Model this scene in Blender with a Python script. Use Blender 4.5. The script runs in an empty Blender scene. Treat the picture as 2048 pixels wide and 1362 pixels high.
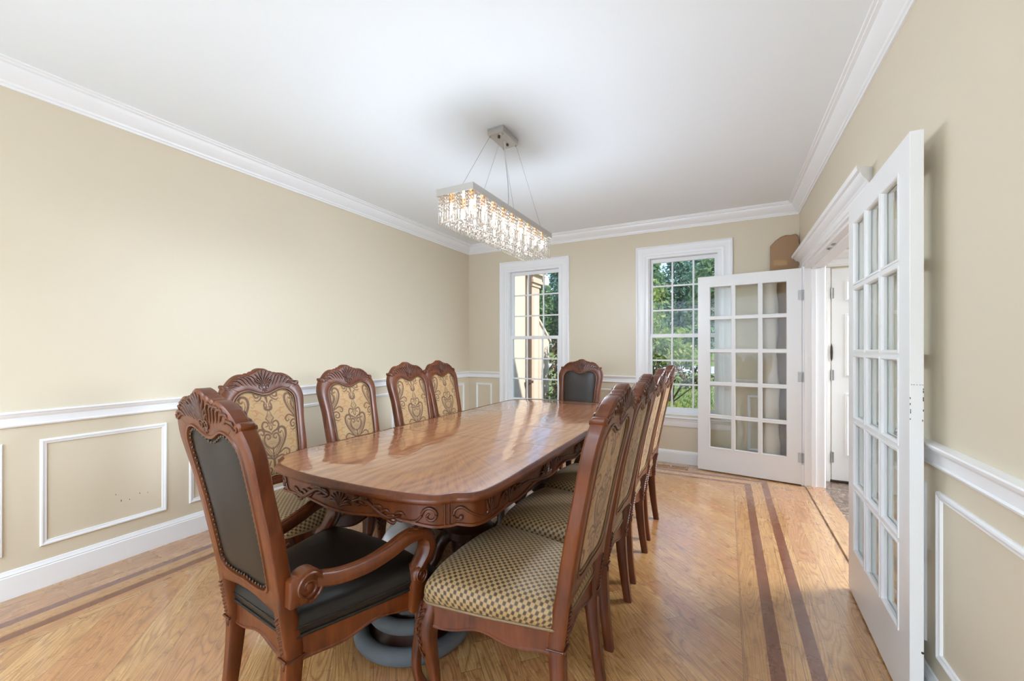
import bpy, math, random
import numpy as np
from mathutils import Vector, Matrix
PI = math.pi
random.seed(7)
np.random.seed(7)
SC = bpy.context.scene
COL = SC.collection

# ------------------------------------------------------------------ camera, world, sun, large lights, exposure
cam_d = bpy.data.cameras.new('camera')
cam = bpy.data.objects.new('camera', cam_d)
COL.objects.link(cam)
cam.location = (0, 0, 1.29)
cam.rotation_euler = (PI / 2, 0, 0.47985)
cam_d.sensor_fit = 'HORIZONTAL'
cam_d.sensor_width = 36
cam_d.lens = 14.454
cam_d.shift_y = 0.0075
cam_d.clip_start = 0.02
cam_d.clip_end = 400
SC.camera = cam

SC.view_settings.view_transform = 'Standard'
SC.view_settings.look = 'None'
SC.view_settings.gamma = 1
SC.view_settings.use_curve_mapping = False
SC.view_settings.exposure = 0.2

SUN_ELEV, SUN_ROT = math.radians(50), math.radians(200)
world = bpy.data.worlds.new('world')
SC.world = world
world.use_nodes = True
wn = world.node_tree
wn.nodes.clear()
sky = wn.nodes.new('ShaderNodeTexSky')
sky.sky_type = 'NISHITA'
sky.sun_disc = False
sky.sun_elevation = SUN_ELEV
sky.sun_rotation = SUN_ROT
sky.air_density = 1.0
sky.dust_density = 1.6
bg = wn.nodes.new('ShaderNodeBackground')
bg.inputs['Strength'].default_value = 0.30
wo = wn.nodes.new('ShaderNodeOutputWorld')
wn.links.new(sky.outputs[0], bg.inputs['Color'])
wn.links.new(bg.outputs[0], wo.inputs['Surface'])


def light(name, kind, loc, rot, energy, color=(1, 1, 1), **kw):
    d = bpy.data.lights.new(name, kind)
    d.energy = energy
    d.color = color
    for k, v in kw.items():
        setattr(d, k, v)
    o = bpy.data.objects.new(name, d)
    COL.objects.link(o)
    o.location = loc
    o.rotation_euler = rot
    return o


# sun stands behind the house (its direction matches the sky), so no beam enters these windows
light('sun', 'SUN', (0, -20, 30), Vector((-.74, .27, -.62)).to_track_quat('-Z', 'Y').to_euler(), 5.0, (1.0, 0.95, 0.86), angle=0.02)
# added fill light behind the camera, bounced off white rear floor through the opening
light('rear_fill_light', 'AREA', (-1.3, -2.1, 2.70), (math.radians(-18), 0, 0), 380, (0.74, 0.91, 1.14),
      shape='RECTANGLE', size=3.6, size_y=1.8)
# daylight and ceiling lamps of the foyer to the right
fd = light('foyer_daylight', 'AREA', (3.1, 4.1, 2.1), Vector((-.84, -.36, -.50)).to_track_quat('-Z', 'Y').to_euler(), 150, (0.84, 0.93, 1.04),
           shape='RECTANGLE', size=1.6, size_y=2.0)
fd.data.spread = math.radians(95)

cy = SC.cycles
cy.max_bounces = 8
cy.diffuse_bounces = 6
cy.glossy_bounces = 4
cy.transmission_bounces = 8
cy.transparent_max_bounces = 14
cy.sample_clamp_indirect = 6
cy.caustics_reflective = False
cy.caustics_refractive = False
cy.use_denoising = True

# ------------------------------------------------------------------ small helpers
def tag(o, label=None, cat=None, group=None, kind=None):
    if label: o['label'] = label
    if cat: o['category'] = cat
    if group: o['group'] = group
    if kind: o['kind'] = kind
    return o


def empty(name, loc=(0, 0, 0), rz=0.0):
    o = bpy.data.objects.new(name, None)
    o.empty_display_size = 0.1
    COL.objects.link(o)
    o.location = loc
    o.rotation_euler = (0, 0, rz)
    return o


def link_mesh(name, me, parent=None):
    o = bpy.data.objects.new(name, me)
    COL.objects.link(o)
    if parent is not None:
        o.parent = parent
    return o


def copy_tree(o, parent=None):
    c = o.copy()
    COL.objects.link(c)
    c.parent = parent
    for ch in list(o.children):
        copy_tree(ch, c)
    return c


def norm(v):
    v = np.asarray(v, float)
    n = np.linalg.norm(v)
    return v / n if n > 1e-12 else v


def catmull(pts, n=8, closed=False):
    p = np.asarray(pts, float)
    N = len(p)
    out = []
    rng = range(N if closed else N - 1)
    for i in rng:
        if closed:
            p0, p1, p2, p3 = p[(i - 1) % N], p[i], p[(i + 1) % N], p[(i + 2) % N]
        else:
            p1, p2 = p[i], p[i + 1]
            p0 = p[i - 1] if i > 0 else 2 * p1 - p2
            p3 = p[i + 2] if i + 2 < N else 2 * p2 - p1
        for k in range(n):
            t = k / n
            out.append(0.5 * (2 * p1 + (p2 - p0) * t + (2 * p0 - 5 * p1 + 4 * p2 - p3) * t * t + (3 * p1 - p0 - 3 * p2 + p3) * t ** 3))
    if not closed:
        out.append(p[-1])
    return np.array(out)


def resample(pts, n):
    p = np.asarray(pts, float)
    d = np.concatenate([[0], np.cumsum(np.linalg.norm(np.diff(p, axis=0), axis=1))])
    t = np.linspace(0, d[-1], n)
    return np.stack([np.interp(t, d, p[:, k]) for k in range(p.shape[1])], axis=1)


class MB:
    """collects shapes, links them as one mesh object"""
    def __init__(self):
        self.v, self.f = [], []

    def add(self, verts, faces):
        o = len(self.v)
        self.v.extend([tuple(map(float, q)) for q in verts])
        self.f.extend([tuple(i + o for i in q) for q in faces])
        return self

    def box(self, x0, x1, y0, y1, z0, z1, bev=0.0):
        if bev <= 0:
            vs = [(x, y, z) for z in (z0, z1) for y in (y0, y1) for x in (x0, x1)]
            self.add(vs, [(0, 2, 3, 1), (4, 5, 7, 6), (0, 1, 5, 4), (2, 6, 7, 3), (0, 4, 6, 2), (1, 3, 7, 5)])
            return self
        b = min(bev, (x1 - x0) / 2.01, (y1 - y0) / 2.01, (z1 - z0) / 2.01)
        def ring(z, i):
            return [(x0 + i + (0 if i else b), y0 + i, z), (x1 - i - (0 if i else b), y0 + i, z), (x1 - i, y0 + i + (0 if i else b), z), (x1 - i, y1 - i - (0 if i else b), z),
                    (x1 - i - (0 if i else b), y1 - i, z), (x0 + i + (0 if i else b), y1 - i, z), (x0 + i, y1 - i - (0 if i else b), z), (x0 + i, y0 + i + (0 if i else b), z)]
        def ring2(z):
            return [(x0 + 2 * b, y0 + b, z), (x1 - 2 * b, y0 + b, z), (x1 - b, y0 + 2 * b, z), (x1 - b, y1 - 2 * b, z),
                    (x1 - 2 * b, y1 - b, z), (x0 + 2 * b, y1 - b, z), (x0 + b, y1 - 2 * b, z), (x0 + b, y0 + 2 * b, z)]
        def ring1(z):
            return [(x0 + b, y0, z), (x1 - b, y0, z), (x1, y0 + b, z), (x1, y1 - b, z), (x1 - b, y1, z), (x0 + b, y1, z), (x0, y1 - b, z), (x0, y0 + b, z)]
        self.loft([ring2(z0), ring1(z0 + b), ring1(z1 - b), ring2(z1)], closed=True, cap=True)
        return self

    def loft(self, rows, closed=False, cap=False, loop=False):
        m = len(rows[0])
        o = len(self.v)
        for r in rows:
            self.v.extend([tuple(map(float, q)) for q in r])
        R = len(rows)
        for i in range(R if loop else R - 1):
            a, b = o + i * m, o + ((i + 1) % R) * m
            for j in range(m if closed else m - 1):
                k = (j + 1) % m
                self.f.append((a + j, a + k, b + k, b + j))
        if cap:
            self.f.append(tuple(o + j for j in reversed(range(m))))
            self.f.append(tuple(o + (R - 1) * m + j for j in range(m)))
        return self

    def tube(self, path, r, n=8, flat=1.0, up=(0, 0, 1), closed=False, cap=True, sec=None):
        """round (or flattened, or custom-section) tube; r may be a list; flat scales the section along the second axis"""
        p = np.asarray(path, float)
        N = len(p)
        rr = np.full(N, r, float) if np.isscalar(r) else np.interp(np.linspace(0, 1, N), np.linspace(0, 1, len(r)), r)
        if closed:
            T = np.roll(p, -1, 0) - np.roll(p, 1, 0)
        else:
            T = np.gradient(p, axis=0)
        T /= np.maximum(np.linalg.norm(T, axis=1, keepdims=True), 1e-9)
        u = np.asarray(up, float)
        if sec is None:
            a = np.linspace(0, 2 * PI, n, endpoint=False)
            sec = np.stack([np.cos(a), np.sin(a) * flat], 1)
        rows = []
        for i in range(N):
            s = np.cross(u, T[i])
            if np.linalg.norm(s) < 1e-3:
                s = np.cross((1, 0.01, 0), T[i])
            s = norm(s)
            w = np.cross(T[i], s)
            rows.append([p[i] + rr[i] * (c[0] * s + c[1] * w) for c in sec])
        self.loft(rows, closed=True, cap=cap and not closed, loop=closed)
        return self

    def tube2(self, path, r, n=8, flat=1.0):
        """parallel-transport tube for paths that turn over"""
        p = np.asarray(path, float)
        N = len(p)
        rr = np.full(N, r, float) if np.isscalar(r) else np.interp(np.linspace(0, 1, N), np.linspace(0, 1, len(r)), r)
        T = np.gradient(p, axis=0)
        T /= np.maximum(np.linalg.norm(T, axis=1, keepdims=True), 1e-9)
        s = np.cross(T[0], (0.31, 0.52, 0.79))
        s = norm(s)
        rows = []
        a = np.linspace(0, 2 * PI, n, endpoint=False)
        for i in range(N):
            s = norm(s - T[i] * np.dot(s, T[i]))
            w = np.cross(T[i], s)
            rows.append([p[i] + rr[i] * (math.cos(q) * s + flat * math.sin(q) * w) for q in a])
        self.loft(rows, closed=True, cap=True)
        return self

    def lathe(self, prof, n=24, c=(0, 0, 0), cap=True):
        a = np.linspace(0, 2 * PI, n, endpoint=False)
        rows = [[(c[0] + r * math.cos(q), c[1] + r * math.sin(q), c[2] + z) for q in a] for r, z in prof]
        self.loft(rows, closed=True, cap=cap)
        return self

    def ball(self, c, r, n=8, m=6, s=(1, 1, 1)):
        rows = []
        for i in range(1, m):
            t = PI * i / m
            rows.append([(c[0] + s[0] * r * math.sin(t) * math.cos(q), c[1] + s[1] * r * math.sin(t) * math.sin(q), c[2] - s[2] * r * math.cos(t)) for q in np.linspace(0, 2 * PI, n, endpoint=False)])
        self.loft(rows, closed=True, cap=True)
        return self

    def cells(self, xs, ys, zs, holes):
        """solid of grid cells minus the cells whose centre lies in a hole (x0,x1,y0,y1,z0,z1)"""
        nx, ny, nz = len(xs) - 1, len(ys) - 1, len(zs) - 1
        solid = {}
        for i in range(nx):
            for j in range(ny):
                for k in range(nz):
                    c = ((xs[i] + xs[i + 1]) / 2, (ys[j] + ys[j + 1]) / 2, (zs[k] + zs[k + 1]) / 2)
                    if not any(h[0] < c[0] < h[1] and h[2] < c[1] < h[3] and h[4] < c[2] < h[5] for h in holes):
                        solid[(i, j, k)] = True
        idx = {}
        def vi(i, j, k):
            if (i, j, k) not in idx:
                idx[(i, j, k)] = len(self.v)
                self.v.append((xs[i], ys[j], zs[k]))
            return idx[(i, j, k)]
        for (i, j, k) in solid:
            F = [((-1, 0, 0), [(0, 0, 0), (0, 0, 1), (0, 1, 1), (0, 1, 0)]), ((1, 0, 0), [(1, 0, 0), (1, 1, 0), (1, 1, 1), (1, 0, 1)]),
                 ((0, -1, 0), [(0, 0, 0), (1, 0, 0), (1, 0, 1), (0, 0, 1)]), ((0, 1, 0), [(0, 1, 0), (0, 1, 1), (1, 1, 1), (1, 1, 0)]),
                 ((0, 0, -1), [(0, 0, 0), (0, 1, 0), (1, 1, 0), (1, 0, 0)]), ((0, 0, 1), [(0, 0, 1), (1, 0, 1), (1, 1, 1), (0, 1, 1)])]
            for d, q in F:
                if (i + d[0], j + d[1], k + d[2]) not in solid:
                    self.f.append(tuple(vi(i + a, j + b, k + c) for a, b, c in q))
        return self

    def frame(self, org, U, V, Nn, u0, u1, v0, v1, prof):
        """mitred picture-frame moulding on a plane; prof: (inset from the outer edge, height off the plane)"""
        org, U, V, Nn = map(lambda q: np.asarray(q, float), (org, U, V, Nn))
        rows = []
        for (cu, cv, su, sv) in ((u0, v0, 1, 1), (u1, v0, -1, 1), (u1, v1, -1, -1), (u0, v1, 1, -1)):
            rows.append([org + U * (cu + su * a) + V * (cv + sv * a) + Nn * h for a, h in prof])
        self.loft(rows, closed=False, loop=True)
        return self

    def run(self, prof, fn, ends):
        """profile (a,b) carried straight between two or more stations; fn(station, a, b) -> point"""
        self.loft([[fn(e, a, b) for a, b in prof] for e in ends], closed=True, cap=True)
        return self

    def build(self, name, mat, parent=None, smooth=35, bevel=0, uv=None):
        me = bpy.data.meshes.new(name)
        me.from_pydata(self.v, [], self.f)
        me.validate()
        me.update()
        if mat is not None:
            me.materials.append(mat)
        if smooth:
            me.shade_smooth()
            if smooth < 180:
                me.set_sharp_from_angle(angle=math.radians(smooth))
        if uv is not None:
            lay = me.uv_layers.new(name='uv')
            li = np.empty(len(me.loops), int)
            me.loops.foreach_get('vertex_index', li)
            lay.data.foreach_set('uv', np.asarray(uv, float)[li].ravel())
        o = link_mesh(name, me, parent)
        if bevel:
            b = o.modifiers.new('bevel', 'BEVEL')
            b.width = bevel
            b.segments = 2
            b.limit_method = 'ANGLE'
            b.angle_limit = math.radians(40)
        return o


def structure(o):
    o['kind'] = 'structure'
    return o

# ------------------------------------------------------------------ materials
class NT:
    def __init__(self, name):
        self.m = bpy.data.materials.new(name)
        self.m.use_nodes = True
        self.t = self.m.node_tree
        self.t.nodes.clear()
        self.out = self.n('ShaderNodeOutputMaterial')

    def n(self, typ, ins=None, **props):
        nd = self.t.nodes.new(typ)
        for k, v in props.items():
            setattr(nd, k, v)
        for k, v in (ins or {}).items():
            self.set(nd.inputs[k], v)
        return nd

    def set(self, sock, v):
        if isinstance(v, bpy.types.NodeSocket):
            self.t.links.new(v, sock)
        elif isinstance(v, bpy.types.Node):
            self.t.links.new(v.outputs[0], sock)
        else:
            if hasattr(sock.default_value, '__len__') and not isinstance(v, (int, float)) and len(v) == 3 and len(sock.default_value) == 4:
                v = (*v, 1)
            sock.default_value = v

    def math(self, op, a, b=None, c=None):
        nd = self.n('ShaderNodeMath', operation=op)
        for i, v in enumerate((a, b, c)):
            if v is not None:
                self.set(nd.inputs[i], v)
        return nd.outputs[0]

    def mix(self, f, a, b):
        nd = self.n('ShaderNodeMix', data_type='RGBA')
        self.set(nd.inputs['Factor'], f)
        self.set(nd.inputs[6], a)
        self.set(nd.inputs[7], b)
        return nd.outputs[2]

    def ramp(self, f, stops):
        nd = self.n('ShaderNodeValToRGB')
        self.set(nd.inputs[0], f)
        cr = nd.color_ramp
        while len(cr.elements) < len(stops):
            cr.elements.new(0.5)
        for e, (p, c) in zip(cr.elements, stops):
            e.position = p
            e.color = (*c, 1) if len(c) == 3 else c
        return nd.outputs[0]

    def coord(self, which='Object'):
        return self.n('ShaderNodeTexCoord').outputs[which]

    def mapping(self, v, scale=(1, 1, 1), loc=(0, 0, 0), rot=(0, 0, 0)):
        return self.n('ShaderNodeMapping', {'Vector': v, 'Scale': scale, 'Location': loc, 'Rotation': rot}).outputs[0]

    def noise(self, v, scale, detail=3, rough=0.5, dist=0.0, out=0):
        return self.n('ShaderNodeTexNoise', {'Vector': v, 'Scale': scale, 'Detail': detail, 'Roughness': rough, 'Distortion': dist}).outputs[out]

    def sep(self, v):
        return self.n('ShaderNodeSeparateXYZ', {0: v}).outputs

    def comb(self, x=0, y=0, z=0):
        return self.n('ShaderNodeCombineXYZ', {0: x, 1: y, 2: z}).outputs[0]

    def bump(self, h, strength=0.2, dist=0.002):
        return self.n('ShaderNodeBump', {'Height': h, 'Strength': strength, 'Distance': dist}).outputs[0]

    def principled(self, **ins):
        p = self.n('ShaderNodeBsdfPrincipled')
        for k, v in ins.items():
            self.set(p.inputs[k.replace('_', ' ')], v)
        self.t.links.new(p.outputs[0], self.out.inputs[0])
        return p


def plain(name, col, rough=0.5, metal=0.0, coat=0.0, bump=None, var=0.0, spec=0.5):
    k = NT(name)
    v = k.coord()
    c = col
    if var:
        nz = k.noise(v, 3.0, 4)
        c = k.mix(nz, tuple(x * (1 - var) for x in col), tuple(min(1, x * (1 + var)) for x in col))
    kw = dict(Base_Color=c, Roughness=rough, Metallic=metal)
    p = k.principled(**kw)
    p.inputs['Coat Weight'].default_value = coat
    p.inputs['Specular IOR Level'].default_value = spec
    if bump:
        k.set(p.inputs['Normal'], k.bump(k.noise(v, bump[0], 2), bump[1], 0.001))
    return k.m


def chair_wood(name='carved_wood', dark=1.0):
    k = NT(name)
    v = k.coord()
    g = k.noise(k.mapping(v, (26, 26, 3.2)), 2.2, 4, 0.6, 0.4)
    b = k.noise(v, 5.0, 2)
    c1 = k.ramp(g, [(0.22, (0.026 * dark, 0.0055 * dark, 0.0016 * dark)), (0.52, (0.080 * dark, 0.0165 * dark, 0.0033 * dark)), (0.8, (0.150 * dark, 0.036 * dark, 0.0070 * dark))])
    c = k.mix(k.ramp(b, [(0.35, (0, 0, 0)), (0.65, (1, 1, 1))]), c1, k.mix(0.55, c1, (0.175 * dark, 0.044 * dark, 0.008 * dark)))
    p = k.principled(Base_Color=c, Roughness=0.36)
    p.inputs['Specular IOR Level'].default_value = 0.4
    p.inputs['Coat Weight'].default_value = 0.12
    p.inputs['Coat Roughness'].default_value = 0.18
    return k.m


def table_wood():
    k = NT('table_veneer')
    v = k.coord()
    x, y, z = k.sep(v)
    # sunburst matched veneer: grain fans out of a point near each end, straight grain between
    ay = k.math('SUBTRACT', k.math('ABSOLUTE', y), 0.62)
    ang = k.math('ARCTAN2', x, k.math('MAXIMUM', ay, 0.02))
    fan = k.comb(k.math('MULTIPLY', ang, 5.0), k.math('MULTIPLY', y, 0.7), 0)
    n0 = k.noise(v, 2.2, 3, 0.55)
    g1 = k.noise(k.mapping(v, (9, 1.2, 1)), 3.0, 5, 0.6, 1.6)
    g2 = k.noise(fan, 9.0, 4, 0.55, 1.0)
    isend = k.math('GREATER_THAN', k.math('ABSOLUTE', y), 0.62)
    g = k.n('ShaderNodeMix', {'Factor': isend, 2: g1, 3: g2}).outputs[0]
    ring = k.n('ShaderNodeTexWave', {'Vector': k.mapping(v, (1.6, 0.7, 1)), 'Scale': 3.0, 'Distortion': 9.0, 'Detail': 3.0, 'Detail Scale': 1.4}).outputs[1]
    g = k.math('ADD', k.math('MULTIPLY', g, 0.75), k.math('MULTIPLY', ring, 0.22))
    c = k.ramp(g, [(0.28, (0.19, 0.055, 0.015)), (0.5, (0.33, 0.12, 0.034)), (0.72, (0.43, 0.18, 0.056))])
    c = k.mix(k.math('MULTIPLY', n0, 0.35), c, (0.26, 0.07, 0.02))
    wav = k.noise(k.mapping(v, (1, 1, 1)), 26.0, 2, 0.5, 0.6)
    wav2 = k.noise(k.mapping(v, (3, 1, 1)), 7.0, 2, 0.5)
    hgt = k.math('ADD', wav, k.math('MULTIPLY', wav2, 1.5))
    p = k.principled(Base_Color=c, Roughness=0.3)
    p.inputs['Coat Weight'].default_value = 1.0
    p.inputs['Coat IOR'].default_value = 2.2
    p.inputs['Coat Roughness'].default_value = 0.025
    k.set(p.inputs['Coat Normal'], k.bump(hgt, 0.22, 0.004))
    return k.m


def damask(name='damask_fabric'):
    """pattern weight comes from the mesh attribute 'weave' (0 ground, 1 figure)"""
    k = NT(name)
    a = k.n('ShaderNodeAttribute', attribute_name='weave').outputs['Color']
    r, g, b = k.n('ShaderNodeSeparateColor', {0: a}).outputs
    v = k.coord()
    ground = k.mix(k.noise(v, 14, 2), (0.32, 0.185, 0.068), (0.42, 0.27, 0.125))
    wisp = k.mix(k.math('MULTIPLY', g, 0.9), ground, (0.33, 0.145, 0.035))
    c = k.mix(r, wisp, k.mix(k.noise(v, 60, 1), (0.075, 0.030, 0.009), (0.15, 0.062, 0.019)))
    w = k.n('ShaderNodeTexWave', {'Vector': v, 'Scale': 260.0}, bands_direction='Z').outputs[1]
    p = k.principled(Base_Color=c, Roughness=0.62)
    p.inputs['Sheen Weight'].default_value = 0.15
    hgt = k.math('ADD', k.math('MULTIPLY', r, -0.6), k.math('MULTIPLY', w, 0.2))
    k.set(p.inputs['Normal'], k.bump(hgt, 0.35, 0.001))
    return k.m


def check_fabric():
    k = NT('checked_seat_fabric')
    uv = k.n('ShaderNodeUVMap', uv_map='uv').outputs[0]
    x, y, z = k.sep(uv)
    P = 0.0128
    u = k.math('DIVIDE', x, P)
    w = k.math('DIVIDE', y, P)
    par = k.math('MODULO', k.math('ABSOLUTE', k.math('ADD', k.math('FLOOR', u), k.math('FLOOR', w))), 2.0)
    fu = k.math('ABSOLUTE', k.math('SUBTRACT', k.math('FRACT', u), 0.5))
    fw = k.math('ABSOLUTE', k.math('SUBTRACT', k.math('FRACT', w), 0.5))
    d = k.math('ADD', k.math('POWER', fu, 3.0), k.math('POWER', fw, 3.0))
    ins = k.math('LESS_THAN', d, 0.048)
    dark = k.math('MULTIPLY', ins, k.math('LESS_THAN', par, 0.5))
    edge = k.math('MULTIPLY', k.math('LESS_THAN', par, 0.5), k.math('SUBTRACT', 1.0, ins))
    v = k.coord()
    gold = k.mix(k.noise(v, 120, 2), (0.25, 0.145, 0.052), (0.36, 0.23, 0.095))
    c = k.mix(dark, k.mix(edge, gold, (0.14, 0.085, 0.032)), (0.046, 0.024, 0.0085))
    p = k.principled(Base_Color=c, Roughness=0.6)
    p.inputs['Sheen Weight'].default_value = 0.12
    p.inputs['Sheen Tint'].default_value = (1, 0.9, 0.75, 1)
    k.set(p.inputs['Normal'], k.bump(k.math('SUBTRACT', 1.0, dark), 0.3, 0.001))
    return k.m


def leather(name='dark_leather', col=(0.0110, 0.0084, 0.0064)):
    k = NT(name)
    v = k.coord()
    c = k.mix(k.noise(v, 6, 3), tuple(x * 0.75 for x in col), tuple(x * 1.5 for x in col))
    p = k.principled(Base_Color=c, Roughness=0.42)
    p.inputs['Specular IOR Level'].default_value = 0.32
    k.set(p.inputs['Normal'], k.bump(k.noise(v, 420, 2), 0.12, 0.0006))
    return k.m


def oak(k, s, t, seed, strip_w, ln):
    """plank field: s along the boards, t across; returns (colour, groove mask)"""
    tr = k.math('DIVIDE', k.math('ADD', t, 50.0), strip_w)
    row = k.math('FLOOR', tr)
    rnd = k.n('ShaderNodeTexWhiteNoise', {'W': k.math('ADD', row, seed)}, noise_dimensions='1D').outputs[0]
    sr = k.math('ADD', k.math('DIVIDE', k.math('ADD', s, 50.0), ln), k.math('MULTIPLY', rnd, 7.0))
    seg = k.math('FLOOR', sr)
    cell = k.n('ShaderNodeTexWhiteNoise', {'Vector': k.comb(row, seg, seed)}, noise_dimensions='3D').outputs
    off = k.math('MULTIPLY', cell[0], 37.0)
    gv = k.comb(k.math('ADD', k.math('MULTIPLY', s, 1.3), off), k.math('MULTIPLY', t, 15.0), off)
    fine = k.noise(k.comb(k.math('ADD', k.math('MULTIPLY', s, 3.0), off), k.math('MULTIPLY', t, 95.0), off), 3.0, 4, 0.65, 0.3)
    fig = k.noise(k.comb(k.math('ADD', k.math('MULTIPLY', s, 0.85), off), k.math('MULTIPLY', t, 7.5), off), 1.5, 1, 0.4, 0.25)
    line = k.math('ABSOLUTE', k.math('SUBTRACT', k.math('FRACT', k.math('MULTIPLY', fig, 17.0)), 0.5))
    cathd = k.math('MULTIPLY', k.math('POWER', k.math('MULTIPLY', line, 2.0), 3.0), k.math('ADD', 0.35, k.math('MULTIPLY', fine, 0.9)))
    base = k.mix(cell[0], (0.50, 0.255, 0.088), (0.63, 0.365, 0.145))
    pink = k.mix(k.math('GREATER_THAN', k.n('ShaderNodeSeparateColor', {0: cell[1]}).outputs[1], 0.66), base, (0.53, 0.255, 0.096))
    c = k.mix(k.math('MULTIPLY', k.ramp(fine, [(0.38, (1, 1, 1)), (0.58, (0, 0, 0))]), 0.62), pink, (0.29, 0.115, 0.036))
    c = k.mix(k.math('MULTIPLY', cathd, 0.85), c, (0.21, 0.078, 0.025))
    ft = k.math('FRACT', tr)
    gt = k.math('LESS_THAN', k.math('MINIMUM', ft, k.math('SUBTRACT', 1.0, ft)), 0.010)
    fs = k.math('FRACT', sr)
    gs = k.math('LESS_THAN', k.math('MULTIPLY', k.math('MINIMUM', fs, k.math('SUBTRACT', 1.0, fs)), ln), 0.0012)
    return c, k.math('MAXIMUM', gt, gs)


def floor_wood():
    k = NT('oak_floor')
    v = k.coord()
    x, y, z = k.sep(v)
    sq = math.sqrt(0.5)
    sd = k.math('MULTIPLY', k.math('SUBTRACT', x, y), sq)
    td = k.math('MULTIPLY', k.math('ADD', x, y), sq)
    cf, gf = oak(k, sd, td, 1.0, 0.083, 1.15)
    cy_, gy = oak(k, y, k.math('ADD', x, 0.018), 5.0, 0.105, 1.5)
    cx_, gx = oak(k, x, k.math('ADD', y, 0.03), 9.0, 0.105, 1.5)
    # distance of a point from the inlaid rectangle: inside < 0
    XL, XR, YB, YN = -2.842, 0.182, 4.49, -3.0
    dx = k.math('MAXIMUM', k.math('SUBTRACT', XL, x), k.math('SUBTRACT', x, XR))
    dy = k.math('SUBTRACT', y, YB)
    d = k.math('MAXIMUM', dx, dy)
    field = k.math('LESS_THAN', d, -0.12)
    isback = k.math('GREATER_THAN', dy, dx)
    bc = k.mix(isback, cy_, cx_)
    bg_ = k.n('ShaderNodeMix', {'Factor': isback, 2: gy, 3: gx}).outputs[0]
    c = k.mix(field, bc, cf)
    g = k.n('ShaderNodeMix', {'Factor': field, 2: bg_, 3: gf}).outputs[0]
    s1 = k.math('LESS_THAN', k.math('ABSOLUTE', d), 0.027)
    s2 = k.math('LESS_THAN', k.math('ABSOLUTE', k.math('SUBTRACT', d, 0.142)), 0.027)
    st = k.math('MAXIMUM', s1, s2)
    gr = k.noise(k.mapping(v, (60, 60, 60)), 1.0, 3)
    c = k.mix(st, c, k.mix(gr, (0.125, 0.033, 0.010), (0.20, 0.058, 0.018)))
    ed = k.math('LESS_THAN', k.math('ABSOLUTE', k.math('ADD', d, 0.12)), 0.0012)
    g = k.math('MAXIMUM', g, ed)
    c = k.mix(k.math('MULTIPLY', g, 0.75), c, (0.085, 0.034, 0.014))
    p = k.principled(Base_Color=c, Roughness=k.math('ADD', 0.2, k.math('MULTIPLY', k.noise(v, 9, 3), 0.16)))
    p.inputs['Coat Weight'].default_value = 1.0
    p.inputs['Coat Roughness'].default_value = 0.17
    p.inputs['Coat IOR'].default_value = 1.7
    k.set(p.inputs['Normal'], k.bump(k.math('SUBTRACT', 1.0, g), 0.25, 0.001))
    return k.m


def marble():
    k = NT('dark_marble_tile')
    v = k.coord()
    n1 = k.noise(v, 7, 6, 0.65, 1.2)
    vein = k.math('ABSOLUTE', k.math('SUBTRACT', k.noise(v, 9, 5, 0.6, 1.8), 0.5))
    c = k.ramp(n1, [(0.3, (0.075, 0.042, 0.028)), (0.55, (0.16, 0.10, 0.07)), (0.75, (0.25, 0.175, 0.125))])
    c = k.mix(k.math('MULTIPLY', k.math('LESS_THAN', vein, 0.012), 0.6), c, (0.55, 0.46, 0.37))
    x, y, z = k.sep(v)
    def groove(q):
        f = k.math('FRACT', k.math('ADD', k.math('DIVIDE', q, 0.46), 20.11))
        return k.math('LESS_THAN', f, 0.007)
    g = k.math('MAXIMUM', groove(x), groove(y))
    c = k.mix(g, c, (0.06, 0.04, 0.03))
    k.principled(Base_Color=c, Roughness=0.14)
    return k.m


def wall_paint():
    k = NT('cream_wall_paint')
    v = k.coord()
    c = k.mix(k.noise(v, 1.3, 3), (0.675, 0.590, 0.447), (0.690, 0.604, 0.461))
    p = k.principled(Base_Color=c, Roughness=0.42)
    k.set(p.inputs['Normal'], k.bump(k.noise(v, 220, 2), 0.06, 0.001))
    return k.m


def thin_glass(name='window_glass', tint=(0.97, 0.985, 0.975), ior=1.45):
    k = NT(name)
    tr = k.n('ShaderNodeBsdfTransparent', {'Color': tint})
    gl = k.n('ShaderNodeBsdfGlossy', {'Roughness': 0.0, 'Color': (1, 1, 1)})
    fr = k.n('ShaderNodeFresnel', {'IOR': ior})
    bf = k.n('ShaderNodeNewGeometry').outputs['Backfacing']
    fac = k.math('MULTIPLY', fr.outputs[0], k.math('SUBTRACT', 1.0, bf))
    mx = k.n('ShaderNodeMixShader', {0: fac, 1: tr.outputs[0], 2: gl.outputs[0]})
    k.t.links.new(mx.outputs[0], k.out.inputs[0])
    return k.m


def emitter(name, col, strength):
    k = NT(name)
    e = k.n('ShaderNodeEmission', {'Color': col, 'Strength': strength})
    k.t.links.new(e.outputs[0], k.out.inputs[0])
    return k.m


def crystal():
    k = NT('cut_crystal')
    p = k.principled(Base_Color=(1, 1, 1), Roughness=0.0, IOR=1.6)
    p.inputs['Transmission Weight'].default_value = 1.0
    tr = k.n('ShaderNodeBsdfTransparent', {'Color': (1, 1, 1)})
    mx = k.n('ShaderNodeMixShader', {0: 0.3, 1: p.outputs[0], 2: tr.outputs[0]})
    k.t.links.new(mx.outputs[0], k.out.inputs[0])
    return k.m


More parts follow.
